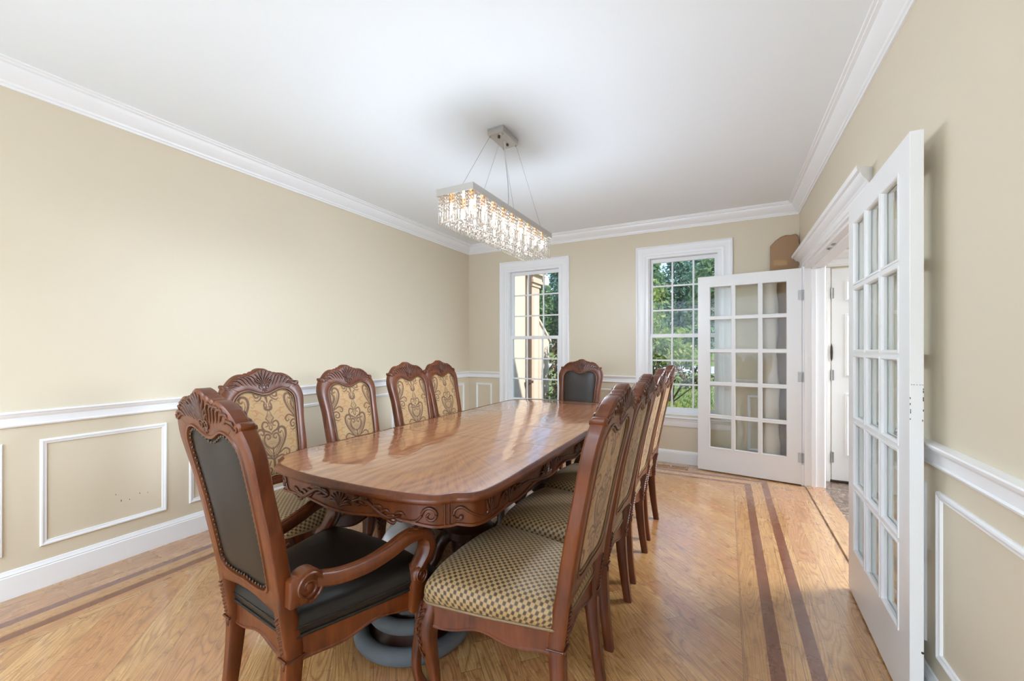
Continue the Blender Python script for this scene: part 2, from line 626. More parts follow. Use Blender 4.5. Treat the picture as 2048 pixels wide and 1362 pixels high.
def leaf_mat(name, c1, c2, c3=None):
    k = NT(name)
    v = k.coord()
    w = k.n('ShaderNodeTexWhiteNoise', {'Vector': k.n('ShaderNodeNewGeometry').outputs['Position']}, noise_dimensions='3D')
    n = k.noise(v, 2.5, 3)
    r = k.n('ShaderNodeNewGeometry').outputs['Random Per Island']
    c = k.mix(r, c1, c2)
    if c3:
        c = k.mix(k.math('GREATER_THAN', r, 0.78), c, c3)
    p = k.principled(Base_Color=c, Roughness=0.5)
    trn = k.n('ShaderNodeBsdfTranslucent', {'Color': c})
    mx = k.n('ShaderNodeMixShader', {0: 0.5, 1: p.outputs[0], 2: trn.outputs[0]})
    k.t.links.new(mx.outputs[0], k.out.inputs[0])
    return k.m


def lawn_mat():
    k = NT('lawn_grass')
    v = k.coord()
    n = k.noise(v, 0.5, 6, 0.7)
    f = k.noise(k.mapping(v, (1, .35, 1)), 9, 5, 0.8)
    c = k.mix(n, (0.13, 0.205, 0.055), (0.25, 0.31, 0.11))
    c = k.mix(k.ramp(f, [(.4, (0, 0, 0)), (.65, (.8, .8, .8))]), c, (0.075, 0.125, 0.03))
    p = k.principled(Base_Color=c, Roughness=0.85)
    return k.m


M = dict(
    wall=wall_paint(), white=plain('white_trim_paint', (0.86, 0.86, 0.865), 0.32), ceil=plain('ceiling_paint', (0.86, 0.90, 0.93), 0.8),
    door=plain('white_door_paint', (0.82, 0.82, 0.815), 0.34), floor=floor_wood(), bouncewhite=plain('rear_bounce_white', (0.86, 0.87, 0.88), 0.3), marble=marble(), wood=chair_wood(), carve=chair_wood('carved_relief', 0.68),
    dwood=chair_wood('dark_pedestal_wood', 0.35), table=table_wood(), damask=damask(), check=check_fabric(), leather=leather(),
    brownleather=leather('brown_leather', (0.026, 0.018, 0.0135)), glass=thin_glass(), crystal=crystal(), chrome=plain('brushed_nickel', (0.62, 0.60, 0.57), 0.28, 1.0),
    steel=plain('satin_steel', (0.42, 0.41, 0.40), 0.5, 1.0), bronze=plain('dark_bronze', (0.06, 0.045, 0.035), 0.4, 0.8), copper=plain('copper_socket', (0.85, 0.42, 0.16), 0.3, 0.9),
    card=plain('brown_cardboard', (0.37, 0.225, 0.125), 0.8, var=0.12), tape=plain('tan_packing_tape', (0.43, 0.26, 0.115), 0.25), paper=plain('kraft_paper', (0.62, 0.53, 0.44), 0.7, var=0.1),
    nail=plain('antique_brass_nail', (0.075, 0.052, 0.033), 0.4, 0.8), gimp=plain('bronze_gimp', (0.17, 0.10, 0.042), 0.55), glaze=plain('dark_glaze', (0.045, 0.017, 0.008), 0.4),
    cord=plain('clear_grey_cord', (0.55, 0.55, 0.55), 0.4), black=plain('scuff_and_shade_black', (0.012, 0.011, 0.01), 0.6), bulb=emitter('lit_bulb', (1.0, 0.95, 0.88), 8.0),
    grey=plain('grey_chenille', (0.105, 0.118, 0.13), 0.9, bump=(260, 0.8), var=0.25), plastic=plain('white_plastic_film', (0.78, 0.76, 0.73), 0.3),
    stucco=plain('peach_stucco', (0.76, 0.63, 0.53), 0.8, bump=(60, 0.2)), stucco2=plain('peach_stone', (0.66, 0.51, 0.41), 0.8), brown=plain('brown_downpipe', (0.115, 0.062, 0.042), 0.5),
    lawn=lawn_mat(), road=plain('pale_asphalt', (0.46, 0.46, 0.49), 0.9), bark=plain('grey_bark', (0.13, 0.095, 0.07), 0.9),
)

# ------------------------------------------------------------------ room shell
XL, XR, YB, ZC = -3.279, 0.651, 4.955, 2.745
W1 = (-2.655, -1.868)
W2 = (-0.827, -0.044)
WZ0, WZ1 = 0.545, 2.352
DO = (2.79, 4.675)          # doorway in the right wall (Y range)
DZ = 2.055
YF = -0.75                  # wall behind the camera, with a wide opening
FX = 3.3                    # far side of the foyer

structure(MB().box(-3.42, FX + .1, YF - .14, 5.1, -0.12, 0).build('floor', M['floor'], smooth=0))
structure(MB().box(-3.42, FX + .1, -3.7, YF - .14, -0.12, 0).build('floor_rear', M['bouncewhite'], smooth=0))  # white floor added to bounce the fill light up onto the ceiling
structure(MB().box(-3.42, FX + .1, -3.6, 5.1, ZC, ZC + .2).build('ceiling', M['ceil'], smooth=0))
structure(MB().box(-3.42, XL, -3.6, YB + .15, 0, ZC).build('wall_left', M['wall'], smooth=0))
structure(MB().cells([XL, W1[0], W1[1], W2[0], W2[1], .90, 1.82, FX], [YB, YB + .15], [0, WZ0, 2.08, WZ1, ZC],
                     [(W1[0], W1[1], 0, 9, WZ0, WZ1), (W2[0], W2[1], 0, 9, WZ0, WZ1)]).build('wall_back', M['wall'], smooth=0))
structure(MB().cells([XR, .795], [-3.6, DO[0], DO[1], YB], [0, DZ, ZC], [(0, 1, DO[0], DO[1], 0, DZ)]).build('wall_right', M['wall'], smooth=0))
structure(MB().cells([XL, -2.95, .35, XR], [YF - .14, YF], [0, 2.45, ZC], [(-2.95, .35, -9, 9, 0, 2.45)]).build('wall_front', M['wall'], smooth=0))
structure(MB().box(FX, FX + .1, -3.6, 5.1, 0, ZC).build('wall_foyer', M['wall'], smooth=0))
structure(MB().box(-3.42, FX, -3.7, -3.6, 0, ZC).build('wall_rear', M['ceil'], smooth=0))  # unseen, kept white to throw the fill light forward
structure(MB().box(.79, FX, 1.3, 1.4, 0, ZC).build('wall_side', M['wall'], smooth=0))
structure(MB().box(.795, FX, 1.4, YB, -0.001, 0.004).build('floor_foyer', M['marble'], smooth=0))
structure(MB().box(.655, .80, DO[0] + .0, DO[1], 0, .011, bev=.004).build('threshold_board', M['floor'], smooth=0))
for nm in ('threshold_board',):
    bpy.data.objects[nm].name = 'trim_threshold'

CROWN = [(0, 2.628), (.010, 2.628), (.012, 2.640), (.020, 2.644), (.024, 2.655), (.045, 2.672), (.066, 2.698), (.072, 2.712), (.074, 2.722), (.090, 2.726), (.092, 2.734), (.104, 2.737), (.106, ZC), (0, ZC)]
RAIL = [(0, .880), (.012, .880), (.016, .888), (.011, .894), (.011, .928), (.017, .931), (.020, .937), (.024, .940), (.026, .947), (.034, .950), (.036, .956), (.034, .961), (0, .963)]
BASE = [(0, 0), (.016, 0), (.016, .112), (.012, .116), (.014, .122), (.009, .130), (.006, .141), (0, .143)]
PANEL = [(0, 0), (0, .006), (.004, .012), (.010, .013), (.016, .010), (.021, .008), (.025, .008), (.027, 0)]


def xrun(x, sgn):
    return lambda e, a, b: (x + sgn * a * (1), e[0] + e[1] * a, b)


def trim(ob):
    return structure(ob)


def wallrun(prof, name, side, segs, mat=None):
    """profile carried along a wall; segs: (from, to, mitre at from, mitre at to)"""
    mb = MB()
    for a, b, ma, mb_ in segs:
        if side == 'left':
            fn = lambda e, u, z: (XL + u, e[0] + e[1] * u, z)
        elif side == 'right':
            fn = lambda e, u, z: (XR - u, e[0] + e[1] * u, z)
        elif side == 'back':
            fn = lambda e, u, z: (e[0] + e[1] * u, YB - u, z)
        else:
            fn = lambda e, u, z: (e[0] + e[1] * u, YF + u, z)
        mb.run(prof, fn, [(a, ma), (b, mb_)])
    return trim(mb.build(name, mat or M['white'], smooth=30))


wallrun(CROWN, 'trim_1', 'left', [(YF, YB, 1, -1)])
wallrun(CROWN, 'trim_2', 'back', [(XL, XR, 1, -1)])
wallrun(CROWN, 'trim_3', 'right', [(YF, YB, 1, -1)])
wallrun(CROWN, 'trim_4', 'front', [(XL, XR, 1, -1)])
wallrun(RAIL, 'trim_5', 'left', [(YF, YB, 1, -1)])
wallrun(RAIL, 'trim_6', 'back', [(XL, W1[0] - .11, 1, 0), (W1[1] + .11, W2[0] - .11, 0, 0), (W2[1] + .11, XR, 0, -1)])
wallrun(RAIL, 'trim_7', 'right', [(YF, DO[0] - .125, 1, 0), (DO[1] + .125, YB, 0, -1)])
wallrun(BASE, 'baseboard_left', 'left', [(YF, YB, 1, -1)])
wallrun(BASE, 'baseboard_back', 'back', [(XL, XR, 1, -1)])
wallrun(BASE, 'baseboard_right', 'right', [(YF, DO[0] - .125, 1, 0), (DO[1] + .125, YB, 0, -1)])

tn = 8
for k in range(-2, 6):
    y0 = .789 + .695 * k
    mb = MB().frame((XL, 0, 0), (0, 1, 0), (0, 0, 1), (1, 0, 0), y0, y0 + .567, .222, .799, PANEL)
    trim(mb.build('trim_%d' % tn, M['white'], smooth=30)); tn += 1
for x0, x1 in ((-3.150, -2.893), (-1.63, -1.06), (.20, .53)):
    mb = MB().frame((0, YB, 0), (1, 0, 0), (0, 0, 1), (0, -1, 0), x0, x1, .222, .799, PANEL)
    trim(mb.build('trim_%d' % tn, M['white'], smooth=30)); tn += 1
for y0, y1 in ((1.365, 1.932), (2.03, 2.60), (.67, 1.237)):
    mb = MB().frame((XR, 0, 0), (0, 1, 0), (0, 0, 1), (-1, 0, 0), y0, y1, .222, .799, PANEL)
    trim(mb.build('trim_%d' % tn, M['white'], smooth=30)); tn += 1

# small scuffs low on the left wall panelling
mb = MB()
for y, z, l in ((1.125, .352, .012), (1.165, .350, .006), (1.215, .372, .008), (1.255, .366, .004), (1.10, .40, .006)):
    mb.box(XL, XL + .0006, y, y + .003, z, z + l)
structure(mb.build('wall_scuff', M['black'], smooth=0))

# ------------------------------------------------------------------ windows
CASING = [(0, 0), (0, .018), (.004, .024), (.016, .026), (.022, .020), (.030, .017), (.070, .015), (.078, .018), (.090, .018), (.098, .014), (.108, .012), (.110, 0)]


def lites(x0, x1, z0, z1, nx, nz, bar):
    """hole rectangles of a glazed leaf"""
    wx, wz = (x1 - x0 - bar * (nx - 1)) / nx, (z1 - z0 - bar * (nz - 1)) / nz
    return [(x0 + i * (wx + bar), x0 + i * (wx + bar) + wx, z0 + j * (wz + bar), z0 + j * (wz + bar) + wz) for j in range(nz) for i in range(nx)]


def sash(root, name, x0, x1, z0, z1, y0, y1, stile, toprail, botrail):
    gx0, gx1, gz0, gz1 = x0 + stile, x1 - stile, z0 + botrail, z1 - toprail
    L = lites(gx0, gx1, gz0, gz1, 3, 3, .018)
    mb = MB()
    mb.cells([x0, gx0, gx1, x1], [y0, y1], [z0, gz0, gz1, z1], [(gx0, gx1, -9, 9, gz0, gz1)])
    ym = (y0 + y1) / 2
    bar = .018
    wx, wz = (gx1 - gx0 - 2 * bar) / 3, (gz1 - gz0 - 2 * bar) / 3
    for i in (1, 2):
        c = gx0 + i * wx + (i - .5) * bar
        mb.box(c - bar / 2, c + bar / 2, ym - .009, ym + .009, gz0, gz1)
        c = gz0 + i * wz + (i - .5) * bar
        mb.box(gx0, gx1, ym - .0085, ym + .0085, c - bar / 2, c + bar / 2)
    s = mb.build(name, M['white'], root, smooth=0, bevel=.002)
    MB().box(gx0 - .003, gx1 + .003, ym - .002, ym + .002, gz0 - .003, gz1 + .003).build('glass_pane', M['glass'], s, smooth=0)
    return s


def window(n, X, label):
    root = empty('window_%d' % n, ((X[0] + X[1]) / 2, YB, WZ0))
    structure(root)
    root['label'] = label
    root['category'] = 'window'
    cx = (X[0] + X[1]) / 2
    lx0, lx1 = X[0] - cx, X[1] - cx
    H = WZ1 - WZ0
    # casing on three sides plus jamb lining
    mb = MB()
    P = [(a, h) for a, h in CASING]
    rows = []
    for (u, v, su, sv) in ((lx0 - .11, -.025, 1, 0), (lx0 - .11, H + .11, 1, -1), (lx1 + .11, H + .11, -1, -1), (lx1 + .11, -.025, -1, 0)):
        rows.append([(u + su * a, -h, v + sv * a) for a, h in P])
    mb.loft(rows)
    mb.build('window_casing', M['white'], root, smooth=30)
    mb = MB()
    t = .03
    mb.cells([lx0 - .002, lx0 + t, lx1 - t, lx1 + .002], [-.004, .16], [-.002, t * .6, H - t, H + .002], [(lx0 + t, lx1 - t, -9, 9, t * .6, H - t)])
    for s in (0, 1):      # parting stops
        x = lx0 + t if s == 0 else lx1 - t - .012
        mb.box(x, x + .012, .012, .03, .018, H - t)
    mb.build('window_frame', M['white'], root, smooth=0, bevel=.002)
    mb = MB()
    mb.box(lx0 - .125, lx1 + .125, -.05, .03, -.043, -.022, bev=.006)
    mb.loft([[(x, -.004 - d, z) for d, z in ((0, -.045), (.022, -.045), (.024, -.06), (.016, -.07), (.014, -.12), (.008, -.134), (0, -.136))] for x in (lx0 - .105, lx1 + .105)], closed=True, cap=True)
    mb.build('window_sill', M['white'], root, smooth=30)
    zmid = 1.43 - WZ0
    s2 = sash(root, 'lower_sash', lx0 + t, lx1 - t, .018, zmid + .024, .034, .066, .038, .042, .055)
    s1 = sash(root, 'upper_sash', lx0 + t, lx1 - t, zmid - .018, H - t, .070, .102, .038, .042, .042)
    MB().box(-.03, .03, .022, .036, zmid + .006, zmid + .02, bev=.003).build('sash_lock', M['white'], s2)
    return root


window(1, W1, 'left white double hung window with nine panes over nine, nearest the left wall')
window(2, W2, 'right white double hung window with nine panes over nine, partly behind the open french door')

# ------------------------------------------------------------------ doorway casing, header, jambs
mb = MB()
xin = XR - .001
DCAS = [(0, 0), (0, .014), (.010, .018), (.020, .018), (.026, .012), (.050, .012), (.056, .016), (.066, .016), (.072, .012), (.098, .012), (.104, .018), (.118, .020), (.124, .014), (.125, 0)]
for y0, sg in ((DO[0] - .125, 1), (DO[1] + .125, -1)):
    mb.loft([[(XR - h, y0 + sg * a, z) for a, h in DCAS] for z in (0, DZ)], closed=True, cap=True)
    ya, yb = min(y0, y0 + sg * .13), max(y0, y0 + sg * .13)
    mb.box(XR - .024, XR, ya, yb, 0, .20, bev=.004)
trim(mb.build('trim_%d' % tn, M['white'], smooth=30)); tn += 1
HEAD = [(0, DZ), (.020, DZ), (.022, 2.070), (.028, 2.072), (.028, 2.082), (.018, 2.086), (.018, 2.120), (.024, 2.124), (.028, 2.132), (.046, 2.142), (.056, 2.156), (.060, 2.166), (.074, 2.170), (.078, 2.184), (.078, 2.196), (0, 2.198)]
mb = MB()
ya, yb = DO[0] - .13, DO[1] + .13
rows = [[(XR, ya, z) for u, z in HEAD], [(XR - u, ya - u * .9, z) for u, z in HEAD], [(XR - u, yb + u * .9, z) for u, z in HEAD], [(XR, yb, z) for u, z in HEAD]]
mb.loft(rows, closed=True, cap=True)
trim(mb.build('trim_%d' % tn, M['white'], smooth=30)); tn += 1
mb = MB()
mb.cells([XR - .002, .80], [DO[0] - .001, DO[0] + .022, DO[1] - .022, DO[1] + .001], [0, DZ - .022, DZ + .001], [(0, 2, DO[0] + .022, DO[1] - .022, -1, DZ - .022)])
for y0, y1 in ((DO[0] + .022, DO[0] + .034), (DO[1] - .034, DO[1] - .022)):
    mb.box(.70, .735, y0, y1, 0, DZ - .022)
mb.box(.70, .735, DO[0] + .022, DO[1] - .022, DZ - .034, DZ - .022)
jamb = trim(mb.build('trim_%d' % tn, M['white'], smooth=0, bevel=.0015)); tn += 1
for yy in (3.66, 3.80):
    mb = MB()
    mb.box(.668, .690, yy - .026, yy + .026, DZ - .0255, DZ - .0215)
    mb.lathe([(.007, 0), (.007, .006), (.003, .009)], 10, (.679, yy, DZ - .034))
    mb.build('ball_catch', M['steel'], jamb, smooth=30)
# foyer side casing
mb = MB()
for y0, sg in ((DO[0] - .125, 1), (DO[1] + .125, -1)):
    mb.loft([[(.795 + h, y0 + sg * a, z) for a, h in DCAS] for z in (0, DZ)], closed=True, cap=True)
mb.loft([[(.795 + u, y, z) for u, z in HEAD] for y in (ya, yb)], closed=True, cap=True)
trim(mb.build('trim_%d' % tn, M['white'], smooth=30)); tn += 1

# ------------------------------------------------------------------ french doors (hinge at local x = 0, leaf towards +x, face at y = 0 .. -t)
def hinge(parent, x, y, z):
    mb = MB()
    mb.box(x - .036, x + .001, y - .002, y + .0015, z - .045, z + .045, bev=.0007)
    mb.box(x - .001, x + .034, y - .002, y + .0015, z - .045, z + .045, bev=.0007)
    for s in range(5):
        mb.lathe([(.0058, 0), (.0062, .001), (.0062, .0165), (.0058, .0175)], 10, (x, y + .004, z - .045 + s * .018))
    for sx in (-.022, .02):
        for sz in (-.03, 0, .03):
            mb.lathe([(.0035, 0), (.0035, .0008), (.001, .001)], 8, (x + sx, y + .0005, z + sz))
    return mb.build('hinge', M['steel'], parent, smooth=40)


def french_door(n, loc, rz, w, label, marks=False):
    root = empty('door_%d' % n, loc, rz)
    structure(root)
    root['label'] = label
    root['category'] = 'door'
    t, z0, z1 = .037, .010, 2.042
    st, tr, br, bar = .112, .108, .240, .024
    gx0, gx1, gz0, gz1 = st, w - st, z0 + br, z1 - tr
    L = lites(gx0, gx1, gz0, gz1, 3, 5, bar)
    xs = sorted({0.0, w, *[round(q, 5) for l in L for q in l[:2]]})
    zs = sorted({z0, z1, *[round(q, 5) for l in L for q in l[2:]]})
    mb = MB().cells(xs, [-t, 0.0], zs, [(l[0], l[1], -9, 9, l[2], l[3]) for l in L])
    f = mb.build('door_frame', M['door'], root, smooth=0, bevel=.0018)
    mb = MB()
    BEAD = [(-.004, 0), (-.004, .0035), (.003, .0035), (.006, .001), (.009, -.006), (.009, -.016)]
    for l in L:
        mb.frame((0, 0, 0), (1, 0, 0), (0, 0, 1), (0, 1, 0), l[0], l[1], l[2], l[3], BEAD)
        mb.frame((0, -t, 0), (1, 0, 0), (0, 0, 1), (0, -1, 0), l[0], l[1], l[2], l[3], BEAD)
    mb.build('glazing_bead', M['door'], root, smooth=0)
    mb = MB()
    for l in L:
        mb.box(l[0] + .001, l[1] - .001, -t / 2 - .002, -t / 2 + .002, l[2] + .001, l[3] - .001)
    mb.build('glass_pane', M['glass'], root, smooth=0)
    return root


# the far leaf: hinged on the far jamb, swung open in front of the right-hand window
a_far = math.atan2(4.797 - 4.668, -.262 - .636)
far = french_door(1, (.630, 4.668, 0), a_far, .905, 'far white french door of fifteen panes, open in front of the right window')
# local +x runs to the left edge, local +y faces ... the camera side
near = french_door(2, (.622, 2.795, 0), math.atan2(1.905 - 2.795, .565 - .585), .895, 'near white french door of fifteen panes, folded back along the right wall')
for z in (.262, 1.02, 1.79):
    hinge(far, -.004, .001, z)
# hinge leaves of the near door sit on its far edge; latch marks on the edge nearest the camera
for z in (.262, 1.02, 1.79):
    mb = MB()
    mb.box(-.0015, .001, -.034, .0, z - .045, z + .045)
    mb.lathe([(.006, -.045), (.006, .045)], 10, (-.003, .004, z))
    mb.build('hinge', M['steel'], near, smooth=40)
mb = MB()
rng = random.Random(3)
for i in range(11):
    z = 1.085 + (.012 if i < 6 else .0) + rng.uniform(-.05, .06)
    y = rng.choice((-.0355, -.0345, -.004, -.002))
    mb.box(.895, .8955, y - .001, y + .001, z, z + rng.uniform(.003, .010))
for y in (-.032, -.026, -.018, -.010, -.004):
    mb.box(.895, .8955, y - .002, y + .002, 1.163, 1.1645)
mb.build('paint_wear', M['black'], near, smooth=0)
mb = MB().lathe([(.004, 0), (.004, .002), (.002, .003)], 8, (0, 0, 0))
for v in range(len(mb.v)):
    x, y, z = mb.v[v]
    mb.v[v] = (.895 + z, -.004 + x, .245 + y)
mb.build('door_bumper', M['bronze'], near, smooth=40)

# ------------------------------------------------------------------ front entry door in the foyer
root = empty('door_3', (.905, YB - .015, 0))
structure(root)
root['label'] = 'white panelled entry door in the foyer seen through the doorway'
root['category'] = 'door'
w = .915
mb = MB().box(0, w, 0, .044, .022, 2.055, bev=.002)
mb.build('door_slab', M['door'], root, smooth=0)
mb = MB()
for x0, x1 in ((.105, .405), (.51, .81)):
    for z0, z1 in ((.26, .86), (1.02, 1.62), (1.74, 1.94)):
        mb.frame((0, 0, 0), (1, 0, 0), (0, 0, 1), (0, -1, 0), x0, x1, z0, z1, [(0, 0), (.002, .007), (.012, .009), (.022, .002), (.03, -.004), (.05, .004), (.052, .004)])
mb.build('raised_panel', M['door'], root, smooth=0)
for z in (.24, 1.03, 1.82):
    mb = MB().lathe([(.0065, -.05), (.0065, .05)], 10, (-.004, -.006, z))
    mb.box(-.002, .016, -.003, 0, z - .05, z + .05)
    mb.build('hinge', M['steel'], root, smooth=40)
mb = MB()
mb.loft([[(-.003 + .010 * s * math.cos(q), -.012 + .008 * s * math.sin(q), 1.25 + zz) for q in np.linspace(0, 2 * PI, 10, endpoint=False)] for zz, s in ((-.085, .1), (-.06, .7), (0, 1), (.05, .8), (.085, .1))], closed=True, cap=True)
mb.build('security_latch', M['bronze'], root, smooth=60)
mb = MB().box(-.01, w + .01, -.02, .10, .004, .02, bev=.003)
mb.build('door_threshold', M['bronze'], root, smooth=0)
mb = MB()
for x0, x1 in ((.795, .893), (1.83, 1.93)):
    mb.box(x0, x1, YB - .022, YB, 0, 2.07, bev=.003)
    mb.box(x0 + .02, x1 - .02, YB - .028, YB - .02, 0, 2.07, bev=.002)
mb.loft([[(x, YB - u * 1.2, z + .02) for u, z in HEAD] for x in (.795, 1.96)], closed=True, cap=True)
trim(mb.build('trim_%d' % tn, M['white'], smooth=30)); tn += 1
mb = MB()
mb.loft([[(x, YB - u, z) for u, z in CROWN] for x in (.795, FX)], closed=True, cap=True)
trim(mb.build('trim_%d' % tn, M['white'], smooth=30)); tn += 1

# ------------------------------------------------------------------ floor register
reg = empty('floor_vent', (-.53, 4.765, 0))
tag(reg, 'wooden floor register with slots set in the oak floor below the right window', 'vent')
mb = MB()
n = 22
xs = [-.165]
holes = []
x = -.150
for i in range(n):
    if i == n // 2:
        x += .014
    holes.append((x, x + .0068, -9, 9, -9, 9))
    x += .0132
hx = sorted({-.172, .172, *[h[0] for h in holes], *[h[1] for h in holes]})
mb.cells(hx, [-.055, -.036, .036, .055], [.0005, .006], [(h[0], h[1], -.036, .036, -9, 9) for h in holes])
mb.build('register_grille', M['floor'], reg, smooth=0)
MB().box(-.168, .168, -.05, .05, .0002, .0012).build('slot_shade', M['black'], reg, smooth=0)  # black sheet standing in for the shade inside the slots

# ------------------------------------------------------------------ flattened cardboard and rolled paper leaning in the far right corner
cb = empty('cardboard_box', (.51, YB - .02, 0))
tag(cb, 'tall flattened brown cardboard box leaning in the corner behind the far french door', 'box')
out = [(-.115, 0), (.125, 0), (.128, 1.2), (.130, 2.36), (.122, 2.405), (.105, 2.425), (.06, 2.418), (.02, 2.424), (-.02, 2.41), (-.07, 2.375), (-.112, 2.325), (-.118, 1.2)]
mb = MB()
def lean(x, z, d):
    return (x, -.004 - .055 * (1 - z / 2.44) - d, z)
mb.loft([[lean(x, z, 0) for x, z in out], [lean(x * .99, z, .006) for x, z in out]], closed=True, cap=True)
mb.loft([[lean(x, z, .007) for x, z in out], [lean(x * .985 , z * .995, .024) for x, z in out]], closed=True, cap=True)
mb.build('cardboard_panel', M['card'], cb, smooth=0)
mb = MB()
mb.loft([[lean(x, z, .0245) for x, z in ((-.112, 1.9), (-.035, 1.9), (-.033, 2.24), (-.113, 2.25))], [lean(x, z, .0275) for x, z in ((-.112, 1.9), (-.035, 1.9), (-.033, 2.24), (-.113, 2.25))]], closed=True, cap=True)
mb.build('cardboard_flap', M['card'], cb, smooth=0)
for z0, z1, x0, x1 in ((2.115, 2.17, -.085, .03), (.36, .44, -.07, .125)):
    mb = MB().loft([[lean(x, z, .0278) for x, z in ((x0, z0 + .01), (x1, z0), (x1, z1), (x0, z1 + .008))], [lean(x, z, .0284) for x, z in ((x0, z0 + .01), (x1, z0), (x1, z1), (x0, z1 + .008))]], closed=True, cap=True)
    mb.build('packing_tape', M['tape'], cb, smooth=0)
pr = MB()
rows = []
for i, z in enumerate(np.linspace(0.0, 2.04, 34)):
    r = .076 - .012 * (z / 2.04) + .006 * math.sin(z * 9) + .004 * math.sin(z * 23)
    rows.append([(.395 - .01 * z / 2 + r * (1 + .10 * math.sin(3 * q + z * 4)) * math.cos(q), YB - .158 + .008 * z + r * .62 * math.sin(q), z) for q in np.linspace(0, 2 * PI, 22, endpoint=False)])
pr.loft(rows, closed=True, cap=True)
tag(pr.build('paper_roll', M['paper'], smooth=50), 'crumpled pale kraft paper roll standing upright beside the flattened cardboard', 'paper roll')

# ------------------------------------------------------------------ dining chairs: local +x faces the table, y across, z up; origin on the floor under the rear seat edge
def fback(z):
    """forward offset of the back's centre plane: rear legs sweep out, the back leans away"""
    if z < .37:
        return -.036 * (1 - z / .37) ** 1.6
    return -.203 * (z - .37) + .012 * math.sin(PI * min(1, (z - .37) / .8))


def mirror(pts):
    a = [tuple(p) for p in pts]
    return a


# half outlines in the plane of the back (x across, z up); three matched runs: bottom, side, top
O_BOT = [(0, .520), (.06, .517), (.12, .508), (.165, .500), (.203, .492)]
I_BOT = [(0, .566), (.05, .562), (.10, .563), (.135, .572), (.152, .590)]
O_SIDE = [(.203, .492), (.211, .60), (.219, .72), (.221, .80), (.224, .87), (.232, .93), (.239, .985), (.238, 1.015), (.229, 1.045), (.217, 1.068)]
I_SIDE = [(.152, .590), (.157, .66), (.161, .74), (.165, .82), (.169, .90), (.172, .950), (.172, .985), (.168, 1.005), (.158, 1.020), (.146, 1.031)]
O_TOP = [(.217, 1.068), (.222, 1.078), (.219, 1.088), (.209, 1.090), (.203, 1.083), (.197, 1.083), (.185, 1.100), (.168, 1.117), (.148, 1.131), (.126, 1.140), (.105, 1.143), (.092, 1.139),
         (.086, 1.144), (.076, 1.148), (.066, 1.146), (.060, 1.151), (.050, 1.156), (.041, 1.156), (.036, 1.161), (.025, 1.167), (.012, 1.1715), (0, 1.173)]
I_TOP = [(.146, 1.031), (.130, 1.041), (.110, 1.046), (.090, 1.046), (.070, 1.040), (.050, 1.031), (.030, 1.023), (.015, 1.019), (0, 1.018)]


def matched(o, i, n):
    return resample(catmull(o, 6), n), resample(catmull(i, 6), n)


def half_pairs():
    a, b = [], []
    for o, i, n in ((O_BOT, I_BOT, 14), (O_SIDE, I_SIDE, 26), (O_TOP, I_TOP, 56)):
        po, pi_ = matched(o, i, n)
        a.extend(po[:-1]); b.extend(pi_[:-1])
    a.append(po[-1]); b.append(pi_[-1])
    return np.array(a), np.array(b)


HO, HI = half_pairs()
FO = np.vstack([HO, HO[-2:0:-1] * [-1, 1]])
FI = np.vstack([HI, HI[-2:0:-1] * [-1, 1]])


def back3(x, z, d):
    """point of the back: d is measured forward from the centre plane"""
    return (fback(z) + d, x, z)


def inner_half(z):
    return float(np.interp(z, [.56, .59, .66, .74, .82, .90, .95, .985, 1.005, 1.02, 1.03], [.10, .152, .157, .161, .165, .169, .172, .172, .168, .158, .147]))


def inner_top(x):
    x = abs(x)
    return float(np.interp(x, [0, .015, .03, .05, .07, .09, .11, .13, .146, .158, .172], [1.018, 1.019, 1.023, 1.031, 1.040, 1.046, 1.046, 1.041, 1.031, 1.02, .99]))


def inner_bot(x):
    return float(np.interp(abs(x), [0, .05, .10, .135, .152], [.566, .562, .563, .572, .59]))


def back_frame():
    mb = MB()
    rows = []
    D = .024
    SECT = [(0.0, -D + .007), (.004, -D + .003), (.010, -D), ('m', -D), ('j', -D + .002), ('k', -D - .002), ('l', -D - .002), ('e', -D + .006), ('e', D - .006), ('l', D + .002), ('k', D + .002), ('j', D - .002), ('m', D), (.010, D), (.004, D - .003), (0.0, D - .007)]
    for o, i in zip(FO, FI):
        dv = i - o
        L = np.linalg.norm(dv)
        row = []
        for t, d in SECT:
            tt = {'m': (L - .020) / L, 'j': (L - .014) / L, 'k': (L - .011) / L, 'l': (L - .003) / L, 'e': 1.0}.get(t, None) if isinstance(t, str) else t / L
            p = o + dv * tt
            row.append(back3(p[0], p[1], d))
        rows.append(row)
    mb.loft(rows, closed=True, loop=True)
    return mb


def strokes_on_back(strokes, side, depth=.024):
    """raised carved strokes on the front (+1) or rear (-1) face of the crest; stroke = (points, radii)"""
    mb = MB()
    for pts, r in strokes:
        c = catmull(pts, 5)
        P = [back3(x, z, side * depth) for x, z in c]
        mb.tube(P, r, 6, flat=1.0, up=(1, 0, .2))
    return mb


def spiral(cx, cz, r0, r1, a0, a1, n=14):
    return [(cx + (r0 + (r1 - r0) * t) * math.cos(a0 + (a1 - a0) * t), cz + (r0 + (r1 - r0) * t) * math.sin(a0 + (a1 - a0) * t)) for t in np.linspace(0, 1, n)]


